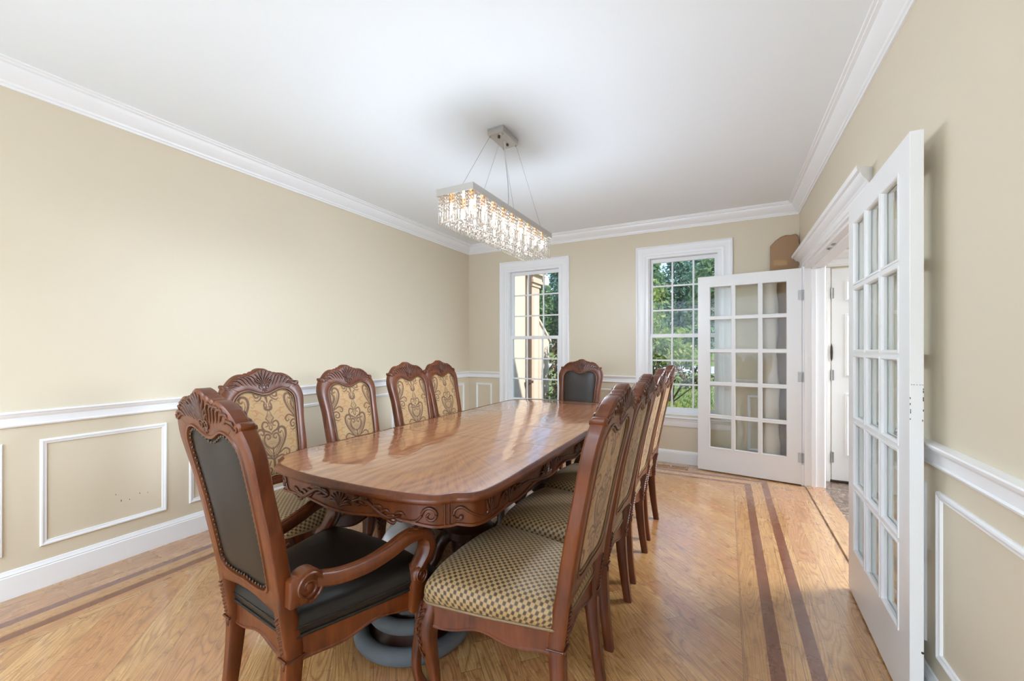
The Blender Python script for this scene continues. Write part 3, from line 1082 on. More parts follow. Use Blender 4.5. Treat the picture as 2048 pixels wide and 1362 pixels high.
def crest_strokes():
    S = []
    # shell fan
    for k, a in enumerate(np.radians([90, 74, 59, 44, 30])):
        L = [.083, .080, .073, .062, .046][k]
        b = (.004 * k * .6, 1.080)
        pts = [(b[0], b[1]), (b[0] + L * .5 * math.cos(a + .10), b[1] + L * .5 * math.sin(a + .10)), (b[0] + L * math.cos(a), b[1] + L * math.sin(a))]
        S.append((pts, [.0025, .0055, .007, .0035]))
        if k:
            S.append(([(-x, z) for x, z in pts], [.0025, .0055, .007, .0035]))
    for s in (1, -1):
        S.append(([(s * x, z) for x, z in spiral(.0165, 1.066, .0155, .004, PI * .9, -PI * 1.6)], [.0035, .0048, .0045, .004]))
        S.append(([(s * .002, 1.058), (s * .010, 1.047), (s * .013, 1.040)], [.004, .0045, .001]))
        # acanthus leaves sweeping out along the crest
        TOPX, TOPZ = [.03, .06, .09, .105, .126, .148, .168, .185, .20], [1.156, 1.149, 1.138, 1.140, 1.137, 1.128, 1.114, 1.097, 1.082]
        for j in range(6):
            x0 = .034 + .0215 * j
            xe = x0 + .040
            zt = float(np.interp(xe, TOPX, TOPZ))
            zb = float(np.interp(x0, [.03, .08, .12, .16], [1.066, 1.074, 1.079, 1.074]))
            h = zt - zb
            pts = [(x0 - .010, zb + .002), (x0 + .002, zb + h * .30), (x0 + .016, zb + h * .68), (xe - .008, zt - .010), (xe + .004, zt - .012), (xe + .010, zt - .024)]
            S.append(([(s * x, z) for x, z in pts], [.001, .0042, .0058, .0052, .0045, .0015]))
        S.append(([(s * x, z) for x, z in [(.150, 1.083), (.165, 1.080), (.182, 1.074), (.196, 1.066), (.207, 1.068), (.211, 1.078)]], [.002, .0045, .005, .0045, .003]))
    S.append(([(0, 1.056), (0, 1.044), (0, 1.036)], [.003, .0045, .001]))
    return S


# damask figure, drawn as strokes and sampled on the cloth's own vertices
def damask_strokes():
    base = []
    base.append(([(0, -.125), (.030, -.085), (.066, -.035), (.084, .012), (.078, .046), (.054, .054), (.041, .036), (.050, .022), (.059, .032)], (.0045, .0075, .0085, .006, .0035)))
    base.append(([(0, -.112), (.024, -.073), (.053, -.033), (.068, .005), (.064, .030)], (.002, .0032, .0032, .0018)))
    base.append(([(0, -.098), (.018, -.066), (.042, -.036), (.053, -.008), (.052, .012)], (.002, .0028, .0028, .0016)))
    base.append(([(.004, -.060), (.034, -.036), (.044, -.006), (.034, .022), (.014, .020), (.010, .004), (.022, -.004), (.028, .006)], (.004, .0062, .0058, .004, .003)))
    base.append(([(0, .020), (.012, .034), (.036, .046), (.048, .070), (.038, .092), (.018, .088), (.014, .072), (.028, .066)], (.004, .0066, .0062, .0045, .003)))
    base.append(([(.004, .08), (.012, .098), (.022, .110), (.014, .126), (.003, .156)], (.0035, .0035, .003, .002)))
    base.append(([(.0, .160), (.010, .166), (.012, .178)], (.003, .0025, .001)))
    base.append(([(0, -.118), (.022, -.108), (.048, -.102), (.066, -.118), (.060, -.140), (.042, -.138), (.042, -.122), (.052, -.122)], (.004, .006, .006, .0045, .003)))
    base.append(([(0, -.100), (.030, -.09), (.070, -.070), (.094, -.084), (.090, -.104), (.075, -.102), (.076, -.091)], (.003, .005, .0055, .004, .0025)))
    base.append(([(.02, -.125), (.034, -.150), (.055, -.160), (.070, -.152)], (.004, .005, .004, .0015)))
    base.append(([(0, -.17), (.003, -.13), (0, -.09), (.002, -.05)], (.006, .005, .0045, .0025)))
    base.append(([(0, -.215), (.017, -.208), (.021, -.188), (.016, -.172), (.028, -.160), (.034, -.168)], (.008, .0075, .0055, .004, .002)))
    base.append(([(.006, -.20), (.008, -.178)], (.004, .0025)))
    base.append(([(.000, .044), (.009, .058), (.002, .076)], (.004, .0035, .002)))
    wisp = []
    wisp.append(([(.088, .03), (.105, .052), (.122, .044), (.116, .028), (.106, .032)], (.0025, .004, .003, .0015)))
    wisp.append(([(.050, .105), (.070, .118), (.089, .107), (.083, .091), (.074, .096)], (.0025, .004, .003, .0015)))
    wisp.append(([(.03, .13), (.05, .148), (.068, .142), (.07, .130)], (.0025, .004, .002)))
    wisp.append(([(.09, -.02), (.114, -.026), (.124, -.046), (.110, -.053), (.103, -.044)], (.0025, .004, .003, .0015)))
    wisp.append(([(.036, -.175), (.06, -.168), (.078, -.178), (.070, -.192)], (.0025, .004, .003, .0015)))
    wisp.append(([(.085, -.135), (.105, -.142), (.124, -.130), (.12, -.12)], (.0025, .004, .002)))
    wisp.append(([(.095, .085), (.11, .102), (.128, .096), (.128, .082)], (.0025, .004, .002)))
    wisp.append(([(.055, .15), (.075, .165), (.092, .155)], (.0025, .0035, .001)))
    wisp.append(([(.095, .0), (.105, -.008), (.118, .002)], (.002, .0035, .001)))
    return base, wisp


def weave_values(X, Z):
    """pattern weight at points X (across), Z (up)"""
    PER, HALF = .372, .186
    base, wisp = damask_strokes()
    fig = np.zeros_like(X)
    wsp = np.zeros_like(X)

    def draw(acc, cx, cz, strokes, soft):
        for pts, w in strokes:
            for s in (1, -1):
                c = catmull([(s * x, z) for x, z in pts], 6) + [cx, cz]
                rad = np.interp(np.linspace(0, 1, len(c)), np.linspace(0, 1, len(w)), w)
                lo, hi = c.min(0) - .012, c.max(0) + .012
                m = (X > lo[0]) & (X < hi[0]) & (Z > lo[1]) & (Z < hi[1])
                if not m.any():
                    continue
                px, pz = X[m], Z[m]
                best = np.zeros(px.shape)
                for (a, b, ra, rb) in zip(c[:-1], c[1:], rad[:-1], rad[1:]):
                    d = b - a
                    L2 = max(d @ d, 1e-12)
                    t = np.clip(((px - a[0]) * d[0] + (pz - a[1]) * d[1]) / L2, 0, 1)
                    q = np.hypot(px - a[0] - t * d[0], pz - a[1] - t * d[1])
                    r = ra + (rb - ra) * t
                    best = np.maximum(best, np.clip((r * .85 - q) / soft + .5, 0, 1))
                acc[m] = np.maximum(acc[m], best)

    for cx in (0, .19, -.19):
        for k in (-2, -1, 0, 1, 2):
            cz = .778 + k * PER + (HALF if cx else 0)
            draw(fig, cx, cz, base, .0014)
            draw(wsp, cx, cz, wisp, .002)
            # dotted net inside the heart and the crown
            hx, hz = X - cx, Z - cz
            inside = ((hx / .052) ** 2 + ((hz + .012) / .050) ** 2 < 1) | (((hx / .020) ** 2 + ((hz - .112) / .028) ** 2) < 1)
            q = (np.abs(((hx + hz) / .0085) % 1 - .5) + np.abs(((hx - hz) / .0085) % 1 - .5))
            fig = np.where(inside, np.maximum(fig, np.clip((q - .52) * 6, 0, .85)), fig)
    return fig, wsp


def back_cloth(side, bulge, mat, name, parent, patterned):
    """upholstered panel of the back; side +1 front, -1 rear"""
    nx, nz = (120, 210) if patterned else (24, 40)
    verts, faces, X, Z = [], [], [], []
    for j in range(nz + 1):
        t = j / nz
        for i in range(nx + 1):
            s = 2 * i / nx - 1
            zm = .565 + .47 * t
            w = inner_half(min(max(zm, .60), 1.0)) + .010
            x = s * w
            zb, zt = inner_bot(x) - .010, inner_top(x) + .010
            z = zb + (zt - zb) * t
            b = (1 - abs(s) ** 5) * (1 - abs(2 * t - 1) ** 7)
            verts.append(back3(x, z, side * (.012 + bulge * b)))
            X.append(x); Z.append(z)
    for j in range(nz):
        for i in range(nx):
            a = j * (nx + 1) + i
            q = (a, a + 1, a + nx + 2, a + nx + 1)
            faces.append(q if side > 0 else q[::-1])
    mb = MB().add(verts, faces)
    o = mb.build(name, mat, parent, smooth=180)
    if patterned:
        f, w = weave_values(np.array(X), np.array(Z))
        at = o.data.color_attributes.new('weave', 'FLOAT_COLOR', 'POINT')
        col = np.stack([f, w, np.zeros_like(f), np.ones_like(f)], 1).astype(np.float32)
        at.data.foreach_set('color', col.ravel())
    return o


def inner_path(inset, n=90):
    """closed path just inside the frame's opening"""
    c = np.array([0, .8])
    pts = []
    for p in FI:
        d = c - p
        pts.append(p + d / np.linalg.norm(d) * inset)
    pts = np.array(pts + [pts[0]])
    return resample(pts, n + 1)[:-1]


def nail_row(side):
    mb = MB()
    for x, z in inner_path(.008, 84):
        c = back3(x, z, side * .020)
        mb.ball(c, .0052, 7, 4, s=(.75, 1, 1))
    return mb


def gimp_row(side):
    P = [back3(x, z, side * .0195) for x, z in inner_path(.006, 120)]
    return MB().tube(P, .0042, 6, up=(1, 0, 0), closed=True)


def chamfer(w, d, c=.3):
    """chamfered rectangle section, half sizes w,d"""
    return [(w, -d * (1 - c)), (w, d * (1 - c)), (w * (1 - c), d), (-w * (1 - c), d), (-w, d * (1 - c)), (-w, -d * (1 - c)), (-w * (1 - c), -d), (w * (1 - c), -d)]


def rear_leg(s, armchair=False):
    mb = MB()
    rows = []
    for z in np.linspace(0, .60, 26):
        y = float(np.interp(z, [0, .12, .3, .42, .50, .60], [.190, .186, .182, .183, .184, .189]))
        w = float(np.interp(z, [0, .1, .3, .40, .50, .60], [.0165, .0175, .021, .0235, .021, .0195]))
        dd = float(np.interp(z, [0, .1, .3, .40, .50, .60], [.0185, .020, .025, .0285, .0255, .0215]))
        rows.append([(fback(z) + b, s * y + a, z) for a, b in chamfer(w, dd, .28)])
    mb.loft(rows, closed=True, cap=True)
    return mb


def leg_carving(s):
    """leaf drop on the rear face of the rear leg with a collar below it"""
    mb = MB()
    for j in range(9):
        z = .495 - .0135 * j
        y = s * .183
        f = fback(z) - .027
        wid = .0115 * math.sin(PI * (j + 1.3) / 10.5) + .002
        mb.tube([(f + .002, y - wid, z + .006), (f - .004, y, z - .002), (f + .002, y + wid, z - .008)], [.002, .0042, .002], 6, up=(1, 0, 0))
    z = .362
    f = fback(z)
    mb.tube([(f - .030, s * .182 - .022, z), (f - .031, s * .182 + .022, z)], .0042, 6)
    mb.tube([(f - .030, s * .182 + s * .023, z), (f + .027, s * .182 + s * .023, z - .004)], .0036, 6)
    mb.ball((f - .026, s * .183, z - .020), .011, 8, 6, s=(.6, .8, 1.4))
    return mb


def front_leg(s, wf, fx):
    """cabriole leg under the front corner"""
    o = np.array([.62, s * .78, 0])
    base = np.array([fx - .030, s * (wf - .032), 0])
    keys = [(.415, .000, .030), (.385, .006, .0335), (.345, .016, .0345), (.305, .019, .0315), (.26, .014, .0265), (.21, .004, .0215), (.15, -.007, .0175), (.10, -.011, .016), (.06, -.006, .0165), (.03, .006, .0195), (.012, .014, .0225), (0, .014, .0205)]
    k = np.array(keys)
    zz = np.concatenate([np.linspace(.415, .05, 26), np.linspace(.045, 0, 9)])
    oo = np.interp(-zz, -k[:, 0], k[:, 1])
    rr = np.interp(-zz, -k[:, 0], k[:, 2])
    rows = []
    for z, u, r in zip(zz, oo, rr):
        c = base + o * u
        row = []
        for q in np.linspace(0, 2 * PI, 14, endpoint=False):
            cc, ss = math.cos(q), math.sin(q)
            e = .62
            row.append((c[0] + r * abs(cc) ** e * math.copysign(1, cc), c[1] + r * abs(ss) ** e * math.copysign(1, ss), z))
        rows.append(row)
    return MB().loft(rows, closed=True, cap=True), base, o


def knee_carving(s, wf, fx):
    mb = MB()
    base = np.array([fx - .030, s * (wf - .032), 0])
    o = np.array([.62, s * .78, 0])
    side = np.array([-.78 * s, .62, 0]) * (1 if s > 0 else 1)
    side = norm(np.cross((0, 0, 1), o))
    def pt(t, z, h=0.0):
        u = float(np.interp(-z, [-.415, -.385, -.345, -.305, -.26, -.21], [0, .006, .016, .019, .014, .004]))
        r = float(np.interp(-z, [-.415, -.385, -.345, -.305, -.26, -.21], [.030, .0335, .0345, .0315, .0265, .0215]))
        a = t / r
        rr = r * 1.21
        return base + o * (u + rr * math.cos(a) + h) + side * (rr * math.sin(a)) + np.array([0, 0, z])
    for j in range(6):
        z = .395 - .024 * j
        for q in (1, -1):
            mb.tube([pt(0, z - .016), pt(q * .010, z - .006), pt(q * .022 * (1 - j * .08), z + .004), pt(q * .026 * (1 - j * .09), z - .006)], [.0028, .0046, .004, .0016], 6, up=tuple(o))
    mb.tube([pt(0, .40), pt(0, .33), pt(0, .25), pt(0, .215)], [.003, .0058, .0045, .001], 6, up=tuple(o))
    for q in (1, -1):
        mb.tube([pt(q * .008, .25), pt(q * .012, .235), pt(q * .004, .225)], [.002, .004, .002], 6, up=tuple(o))
    return mb


def seat_outline(wf, wr, fx, n=120):
    half = [(-.012, 0), (-.012, wr * .55), (-.010, wr - .02), (.004, wr - .004), (.03, wr + .002), (fx * .5, (wr + wf) / 2 + .008), (fx - .075, wf - .004), (fx - .030, wf - .002), (fx - .008, wf - .020), (fx + .004, wf - .06), (fx + .018, wf * .5), (fx + .024, 0)]
    h = catmull(half, 6)
    full = np.vstack([h, h[-2:0:-1] * [1, -1]])
    full = np.vstack([full, full[:1]])
    return resample(full, n + 1)[:-1]


def seat_cushion(out, z0, z1, mat, parent, name='seat'):
    c = np.array([out[:, 0].mean(), 0.0])
    H = z1 - z0
    prof = [(.985, 0), (1.004, .10), (1.014, .30), (1.010, .45), (.992, .60), (.955, .74), (.90, .84), (.80, .915), (.66, .96), (.48, .985), (.28, .997), (.10, 1.0)]
    verts, uv = [], []
    n = len(out)
    R = np.linalg.norm(out - c, axis=1)
    eff = []
    acc = 0.0
    # walk from the top centre outward to measure cloth distance
    Rm = R.mean()
    dist = [0]
    pr = prof[::-1]
    for a, b in zip(pr[:-1], pr[1:]):
        dist.append(dist[-1] + math.hypot((b[0] - a[0]) * Rm, (b[1] - a[1]) * H))
    dist = [d + pr[0][0] * Rm for d in dist][::-1]
    for (s, h), d in zip(prof, dist):
        for p in out:
            q = c + (p - c) * s
            verts.append((q[0], q[1], z0 + H * h))
            e = c + (p - c) * (d / Rm)
            uv.append((e[0], e[1]))
    faces = []
    for i in range(len(prof) - 1):
        for j in range(n):
            k = (j + 1) % n
            faces.append((i * n + j, i * n + k, (i + 1) * n + k, (i + 1) * n + j))
    verts.append((c[0], c[1], z1 + .0005)); uv.append((c[0], c[1]))
    t = len(verts) - 1
    b = (len(prof) - 1) * n
    for j in range(n):
        faces.append((b + j, b + (j + 1) % n, t))
    faces.append(tuple(reversed(range(n))))
    return MB().add(verts, faces).build(name, mat, parent, smooth=180, uv=uv)


def seat_rail(out, z0, z1):
    """frame under the cushion, its lower edge cut in shallow curves"""
    mb = MB()
    c = np.array([out[:, 0].mean(), 0.0])
    n = len(out)
    rows = []
    for p in out:
        d = norm(c - p)
        ang = math.atan2(p[1], p[0] - c[0])
        zb = z0 + .012 * math.cos(4 * ang) + .006 * math.cos(8 * ang)
        o_ = p + d * .004
        rows.append([(o_[0], o_[1], z1), (o_[0], o_[1], zb + .008), (o_[0] - d[0] * .004, o_[1] - d[1] * .004, zb + .005), (o_[0] - d[0] * .004, o_[1] - d[1] * .004, zb), (o_[0] + d[0] * .024, o_[1] + d[1] * .024, zb), (o_[0] + d[0] * .024, o_[1] + d[1] * .024, z1)])
    mb.loft(rows, closed=True, loop=True)
    return mb


def arm(s, wr, wf):
    """scrolled arm: runs forward from the rear post, turns over at the front and comes down on a carved block"""
    key = [(.000, .206, .585), (.05, .216, .578), (.12, .240, .566), (.20, .262, .568), (.28, .277, .584), (.35, .286, .606), (.405, .291, .607), (.440, .293, .588), (.452, .294, .555), (.444, .294, .522), (.420, .292, .490), (.398, .290, .468), (.385, .289, .445)]
    p = catmull([(f, s * y, z) for f, y, z in key], 6)
    # drop-shaped section with a groove line along the top
    sec = [(1.0, -.55), (1.06, 0), (.92, .55), (.55, .80), (.32, .78), (.22, .92), (-.22, .92), (-.32, .78), (-.55, .80), (-.92, .55), (-1.06, 0), (-1.0, -.55), (-.6, -.85), (0, -.95), (.6, -.85)]
    # transport the section so that its broad side stays level
    N = len(p)
    T = np.gradient(p, axis=0)
    T /= np.linalg.norm(T, axis=1, keepdims=True)
    rows = []
    rr = np.interp(np.linspace(0, 1, N), [0, .1, .5, .7, .85, 1], [.026, .025, .027, .031, .0285, .023])
    for i in range(N):
        side = norm(np.array([0, 1, 0]) - T[i] * T[i][1])
        up = np.cross(T[i], side)
        rows.append([p[i] + rr[i] * (a * side * 1.05 + b * up * 1.02) for a, b in sec])
    mb = MB().loft(rows, closed=True, cap=True)
    # volutes
    def volute(c, r, wid):
        rows = []
        for y, q in ((-wid, .88), (-wid * .82, 1), (wid * .82, 1), (wid, .88)):
            rows.append([(c[0] + r * q * math.cos(a), c[1] + y, c[2] + r * q * math.sin(a)) for a in np.linspace(0, 2 * PI, 28, endpoint=False)])
        mb.loft(rows, closed=True, cap=True)
        for e in (1, -1):
            sp = [(c[0] + q[0], c[1] + e * (wid + .0005), c[2] + q[1]) for q in spiral(0, 0, r * .93, r * .22, -PI * .5, PI * 3.2, 46)]
            mb.tube(sp, [.0055, .005, .0045, .004], 6, up=(0, 1, 0))
            mb.ball((c[0], c[1] + e * wid, c[2]), r * .26, 10, 6, s=(1, .45, 1))
    volute((.020, s * .214, .576), .050, .0265)
    volute((.400, s * .289, .462), .032, .0285)
    # square end behind the rear scroll
    mb.box(-.036, .022, s * .214 - .025, s * .214 + .025, .528, .616, bev=.006)
    # block that stands on the seat rail
    rows = []
    for z, a, b, fx in ((.470, .031, .028, .400), (.440, .033, .029, .398), (.420, .036, .031, .396), (.405, .034, .030, .396), (.385, .033, .030, .396), (.355, .036, .031, .396), (.338, .033, .029, .396)):
        rows.append([(fx + v, s * .290 + u, z) for u, v in chamfer(b, a, .3)])
    mb.loft(rows[::-1], closed=True, cap=True)
    return mb


def arm_leaf(s):
    """leaf cut on the turn of the arm"""
    mb = MB()
    key = [(.35, .628), (.40, .632), (.440, .618), (.470, .590), (.478, .555), (.470, .520), (.452, .492)]
    c = catmull(key, 4)
    for i in range(1, len(c) - 1, 2):
        d = norm(c[i + 1] - c[i - 1])
        for q in (1, -1):
            y = s * .293
            mb.tube([(c[i][0], y, c[i][1]), (c[i][0] - d[0] * .008, y + q * .009, c[i][1] - d[1] * .008), (c[i][0] + d[0] * .004, y + q * .017, c[i][1] + d[1] * .004 - .002)], [.003, .0045, .0018], 6, up=(0, 0, 1) if abs(d[1]) < .7 else (1, 0, 0))
    return mb


def make_chair(armed, leather_front=None):
    name = 'dining_armchair' if armed else 'dining_chair'
    root = empty(name)
    wf, wr, fx = (.305, .205, .462) if armed else (.270, .205, .472)
    fr = back_frame().build('back_frame', M['wood'], root, smooth=40)
    cs = crest_strokes()
    strokes_on_back(cs, 1).build('crest_carving', M['carve'], fr, smooth=60)
    strokes_on_back(cs, -1).build('crest_carving', M['carve'], fr, smooth=60)
    up = M['leather'] if armed else M['damask']
    back_cloth(1, .020, M['brownleather'] if armed else up, 'back_cushion', root, not armed)
    back_cloth(-1, .010, up, 'rear_panel', root, not armed)
    if armed:
        nail_row(1).build('nailhead_trim', M['nail'], root, smooth=60)
        nail_row(-1).build('nailhead_trim', M['nail'], root, smooth=60)
    else:
        gimp_row(1).build('gimp_trim', M['gimp'], root, smooth=60)
        gimp_row(-1).build('gimp_trim', M['gimp'], root, smooth=60)
    out = seat_outline(wf, wr, fx)
    seat = seat_cushion(out, .415, .508 if not armed else .503, M['check'] if not armed else M['leather'], root)
    c = np.array([out[:, 0].mean(), 0])
    P = [tuple((q + (q - c) * .006)) + (.420,) for q in out]
    MB().tube(P, .0052, 6, closed=True).build('piping', M['gimp'] if not armed else M['leather'], seat, smooth=60)
    if armed:
        P = [tuple((q + (q - c) * .012)) + (.447,) for q in out]
        MB().tube(P, .0035, 6, closed=True).build('seam', M['leather'], seat, smooth=60)
    seat_rail(out, .348, .418).build('seat_rail', M['wood'], root, smooth=40)
    for s in (1, -1):
        l = rear_leg(s, armed).build('leg', M['wood'], root, smooth=45)
        leg_carving(s).build('leg_carving', M['carve'], l, smooth=60)
        mb, b, o = front_leg(s, wf, fx)
        l = mb.build('leg', M['wood'], root, smooth=60)
        knee_carving(s, wf, fx).build('leg_carving', M['carve'], l, smooth=60)
    if armed:
        for s in (1, -1):
            a = arm(s, wr, wf).build('arm', M['wood'], root, smooth=45)
            arm_leaf(s).build('arm_carving', M['carve'], a, smooth=60)
    return root


chair0 = make_chair(False)
arm0 = make_chair(True)
KX = .467
SIDE = [
    ('R', 1.385, 0.0, 'damask chair nearest the camera on the window side of the right row, checked seat facing the camera'),
    ('R', 1.945, 0.0, 'second damask chair of the right row, directly behind the nearest right chair'),
    ('R', 2.505, 0.0, 'third damask chair of the right row, between the second and the farthest'),
    ('R', 3.070, 0.0, 'farthest damask chair of the right row, in front of the right window'),
    ('L', 1.447, 0.0, 'damask chair of the left row nearest the camera, beside the leather armchair'),
    ('L', 2.045, 0.0, 'second damask chair of the left row, standing alone with wall showing on both sides'),
    ('L', 2.675, 0.0, 'third damask chair of the left row, overlapping the last chair in the corner'),
    ('L', 3.200, 0.0, 'farthest damask chair of the left row, nearest the window corner'),
]
SIDE[0] = SIDE[0][:3] + ('damask chair of the right row nearest the camera, its whole checked seat showing',)
for i, (side, y, dr, lab) in enumerate(SIDE):
    o = chair0 if i == 0 else copy_tree(chair0)
    if side == 'R':
        o.location = (-KX - .012 * i, y, 0)
        o.rotation_euler.z = PI + dr
    else:
        o.location = (-2.255 - (.06 if i == 7 else 0), y, 0)
        o.rotation_euler.z = dr
    tag(o, lab, 'chair', 'damask dining chairs along the table')
arm0.location = (-1.346, .816, 0)
arm0.rotation_euler.z = PI / 2 - math.radians(6)
tag(arm0, 'leather armchair at the near end of the table, its dark rear panel facing the camera', 'armchair', 'leather armchairs at the table ends')
a2 = copy_tree(arm0)
a2.location = (-1.375, 4.105, 0)
a2.rotation_euler.z = -PI / 2
tag(a2, 'leather armchair at the far end of the table between the two windows', 'armchair', 'leather armchairs at the table ends')

# ------------------------------------------------------------------ dining table (root at its centre on the floor)
TX, TY = -1.350, 2.480
table = empty('dining_table', (TX, TY, 0))
tag(table, 'long glossy carved wooden pedestal dining table in the middle of the room', 'table')
TL, TW = 1.392, .597
ENDH = [(0, 0), (.10, .001), (.20, .006), (.30, .016), (.38, .031), (.43, .047), (.462, .068), (.482, .092), (.502, .112), (.528, .126), (.556, .146), (.577, .182), (.588, .235), (.594, .30), (.597, .38)]
qh = catmull(ENDH, 8)
quad = np.stack([qh[:, 0], -TL + qh[:, 1]], 1)                    # near end, +x half
side_pts = np.stack([np.full(30, TW), np.linspace(-TL + .38, TL - .38, 32)[1:-1]], 1)
righthalf = np.vstack([quad, side_pts, quad[::-1] * [1, -1]])      # centre of near end -> centre of far end
OUT = np.vstack([righthalf, righthalf[-2:0:-1] * [-1, 1]])
TN = len(OUT)
tang = np.roll(OUT, -1, 0) - np.roll(OUT, 1, 0)
tang /= np.linalg.norm(tang, axis=1, keepdims=True)
ONRM = np.stack([tang[:, 1], -tang[:, 0]], 1)                      # outward (path runs counter-clockwise)
ZT = .772


def inset(d):
    return OUT - ONRM * d


TOPP = [(.030, .734), (.016, .735), (.013, .741), (.004, .743), (.001, .748), (.001, .754), (.005, .760), (.010, .763), (.013, .768), (.019, ZT - .001), (.023, ZT)]
rows = [[(p[0], p[1], z) for p in inset(d)] for d, z in TOPP]
top = MB().loft(rows, closed=True, cap=True).build('tabletop', M['table'], table, smooth=28)
# moulded edge in plain reddish wood around the veneer
rows = [[(p[0], p[1], z) for p in inset(d)] for d, z in [(.030, .7335)] + [(a - .0012, b) for a, b in TOPP[1:-1]] + [(.021, ZT + .0005), (.024, ZT + .0003)]]
MB().loft(rows, closed=True).build('moulded_edge', M['wood'], table, smooth=40)
for y in (-.46, 0, .46):
    MB().box(-TW + .022, TW - .022, y - .0009, y + .0009, ZT - .002, ZT + .0002).build('leaf_joint', M['glaze'], table, smooth=0)

# apron below the top, its lower edge gently waved
AIN = .040
ap = inset(AIN)
alen = np.concatenate([[0], np.cumsum(np.linalg.norm(np.diff(np.vstack([ap, ap[:1]]), axis=0), axis=1))])
A_TOT = alen[-1]


def apz(s):
    """lower edge of the apron at arclength s from the near end's centre"""
    s = min(s % A_TOT, A_TOT - s % A_TOT)
    if s < .50:
        return .652 - .010 * math.cos(PI * s / .25)
    if s < .78:
        return .648 - .012 * math.sin(PI * (s - .50) / .28)
    return .650 - .010 * math.sin(2 * PI * (s - .78) / .38)


def ap_pt(s, z, off=0.0):
    s = s % A_TOT
    i = min(int(np.searchsorted(alen, s, side='right')) - 1, TN - 1)
    t = (s - alen[i]) / max(alen[i + 1] - alen[i], 1e-9)
    a, b = ap[i], ap[(i + 1) % TN]
    n = norm(ONRM[i] * (1 - t) + ONRM[(i + 1) % TN] * t)
    p = a + (b - a) * t + n * off
    return (p[0], p[1], z)


rows = []
SS = np.linspace(0, A_TOT, 420, endpoint=False)
for s in SS:
    zb = apz(s)
    rows.append([ap_pt(s, .735, 0), ap_pt(s, zb + .012, 0), ap_pt(s, zb + .010, .006), ap_pt(s, zb + .002, .007), ap_pt(s, zb, .003), ap_pt(s, zb, -.022), ap_pt(s, .735, -.022)])
apron = MB().loft(rows, closed=True, loop=True).build('apron', M['wood'], table, smooth=40)


def ap_stroke(mb, pts, r, off=.001):
    c = catmull(pts, 5)
    mb.tube([ap_pt(s, z, off) for s, z in c], r, 7, up=(0, 0, 1) if abs(c[-1][0] - c[0][0]) > abs(c[-1][1] - c[0][1]) else (.7, .7, .1))


def shell(mb, s0, z0):
    for k, a in enumerate(np.radians([90, 68, 47, 28, 12])):
        L = [.058, .058, .060, .064, .062][k]
        for q in (1, -1) if k else (1,):
            ap_stroke(mb, [(s0, z0), (s0 + q * L * .55 * math.cos(a), z0 + L * .5 * math.sin(a) + .008), (s0 + q * L * math.cos(a), z0 + L * math.sin(a))], [.003, .0055, .006, .002], .003)


def volute_s(mb, s0, z0, r, q, turn=1):
    ap_stroke(mb, [(s0 + q * x, z0 + turn * z) for x, z in spiral(0, 0, r, r * .22, PI * .95, -PI * 1.35, 12)], [.006, .0062, .0055, .0045], .002)


def leafspray(mb, s0, z0, s1, z1, q):
    """acanthus branch: a thick waving stem with lobed leaves on both sides"""
    n = 7
    P = [(s0, z0), (s0 + (s1 - s0) * .25, z0 + .014), (s0 + (s1 - s0) * .5, (z0 + z1) / 2), (s0 + (s1 - s0) * .75, z1 - .010), (s1, z1 + .006)]
    ap_stroke(mb, P, [.005, .0085, .0095, .008, .003], .003)
    c = catmull(P, 8)
    d = (s1 - s0) / n
    for k in range(n):
        b = c[int((k + .4) / n * (len(c) - 1))]
        for up in (1, -1):
            L = .017 if (k + (up > 0)) % 2 else .011
            ap_stroke(mb, [(b[0] - d * .3, b[1] + up * .002), (b[0] + d * .15, b[1] + up * L * .75), (b[0] + d * .75, b[1] + up * L), (b[0] + d * 1.15, b[1] + up * L * .5)], [.004, .0075, .0065, .0015], .002)


def tulip(mb, s0, z0):
    for q in (1, -1):
        ap_stroke(mb, [(s0, z0 - .012), (s0 + q * .014, z0 - .004), (s0 + q * .018, z0 + .014), (s0 + q * .026, z0 + .032)], [.003, .006, .005, .001], .002)
        ap_stroke(mb, [(s0, z0 - .008), (s0 + q * .006, z0 + .012), (s0 + q * .008, z0 + .034), (s0, z0 + .044)], [.003, .005, .004, .001], .003)
        volute_s(mb, s0 + q * .011, z0 - .020, .010, q)


def divider(mb, s0):
    for d in (-.008, .008):
        ap_stroke(mb, [(s0 + d, .732), (s0 + d, .69), (s0 + d, apz(s0) + .004)], .0045, .001)


S_BAR1, S_BAR2 = .475, .80        # dividers at the start and end of each clipped corner
half_tot = A_TOT / 2


def carve_block(fn):
    mb = MB()
    fn(mb)
    return mb.build('apron_carving', M['carve'], apron, smooth=60)


def end_block(c):
    def f(mb):
        shell(mb, c, .668)
        for q in (1, -1):
            leafspray(mb, c + q * .070, .700, c + q * .30, .675, q)
            volute_s(mb, c + q * .415, .690, .032, q)
            ap_stroke(mb, [(c + q * .385, .690), (c + q * .36, .668), (c + q * .31, .664), (c + q * .27, .672)], [.005, .005, .004, .001], .002)
    return f


def corner_block(c, q):
    """c: arclength of the first divider, q: direction of travel"""
    def f(mb):
        divider(mb, c)
        divider(mb, c + q * (S_BAR2 - S_BAR1))
        ap_stroke(mb, [(c + q * x, z) for x, z in ((.055, .668), (.030, .672), (.028, .700), (.055, .712), (.09, .690), (.13, .668), (.165, .668))], [.006, .0055, .006, .0065, .005, .0045, .003], .002)
        mb.ball(ap_pt(c + q * .052, .676, .002), .010, 8, 6)
        tulip(mb, c + q * .185, .688)
        ap_stroke(mb, [(c + q * x, z) for x, z in ((.205, .664), (.245, .668), (.270, .700), (.295, .712), (.305, .690), (.292, .676))], [.003, .0045, .006, .0055, .005, .003], .002)
    return f


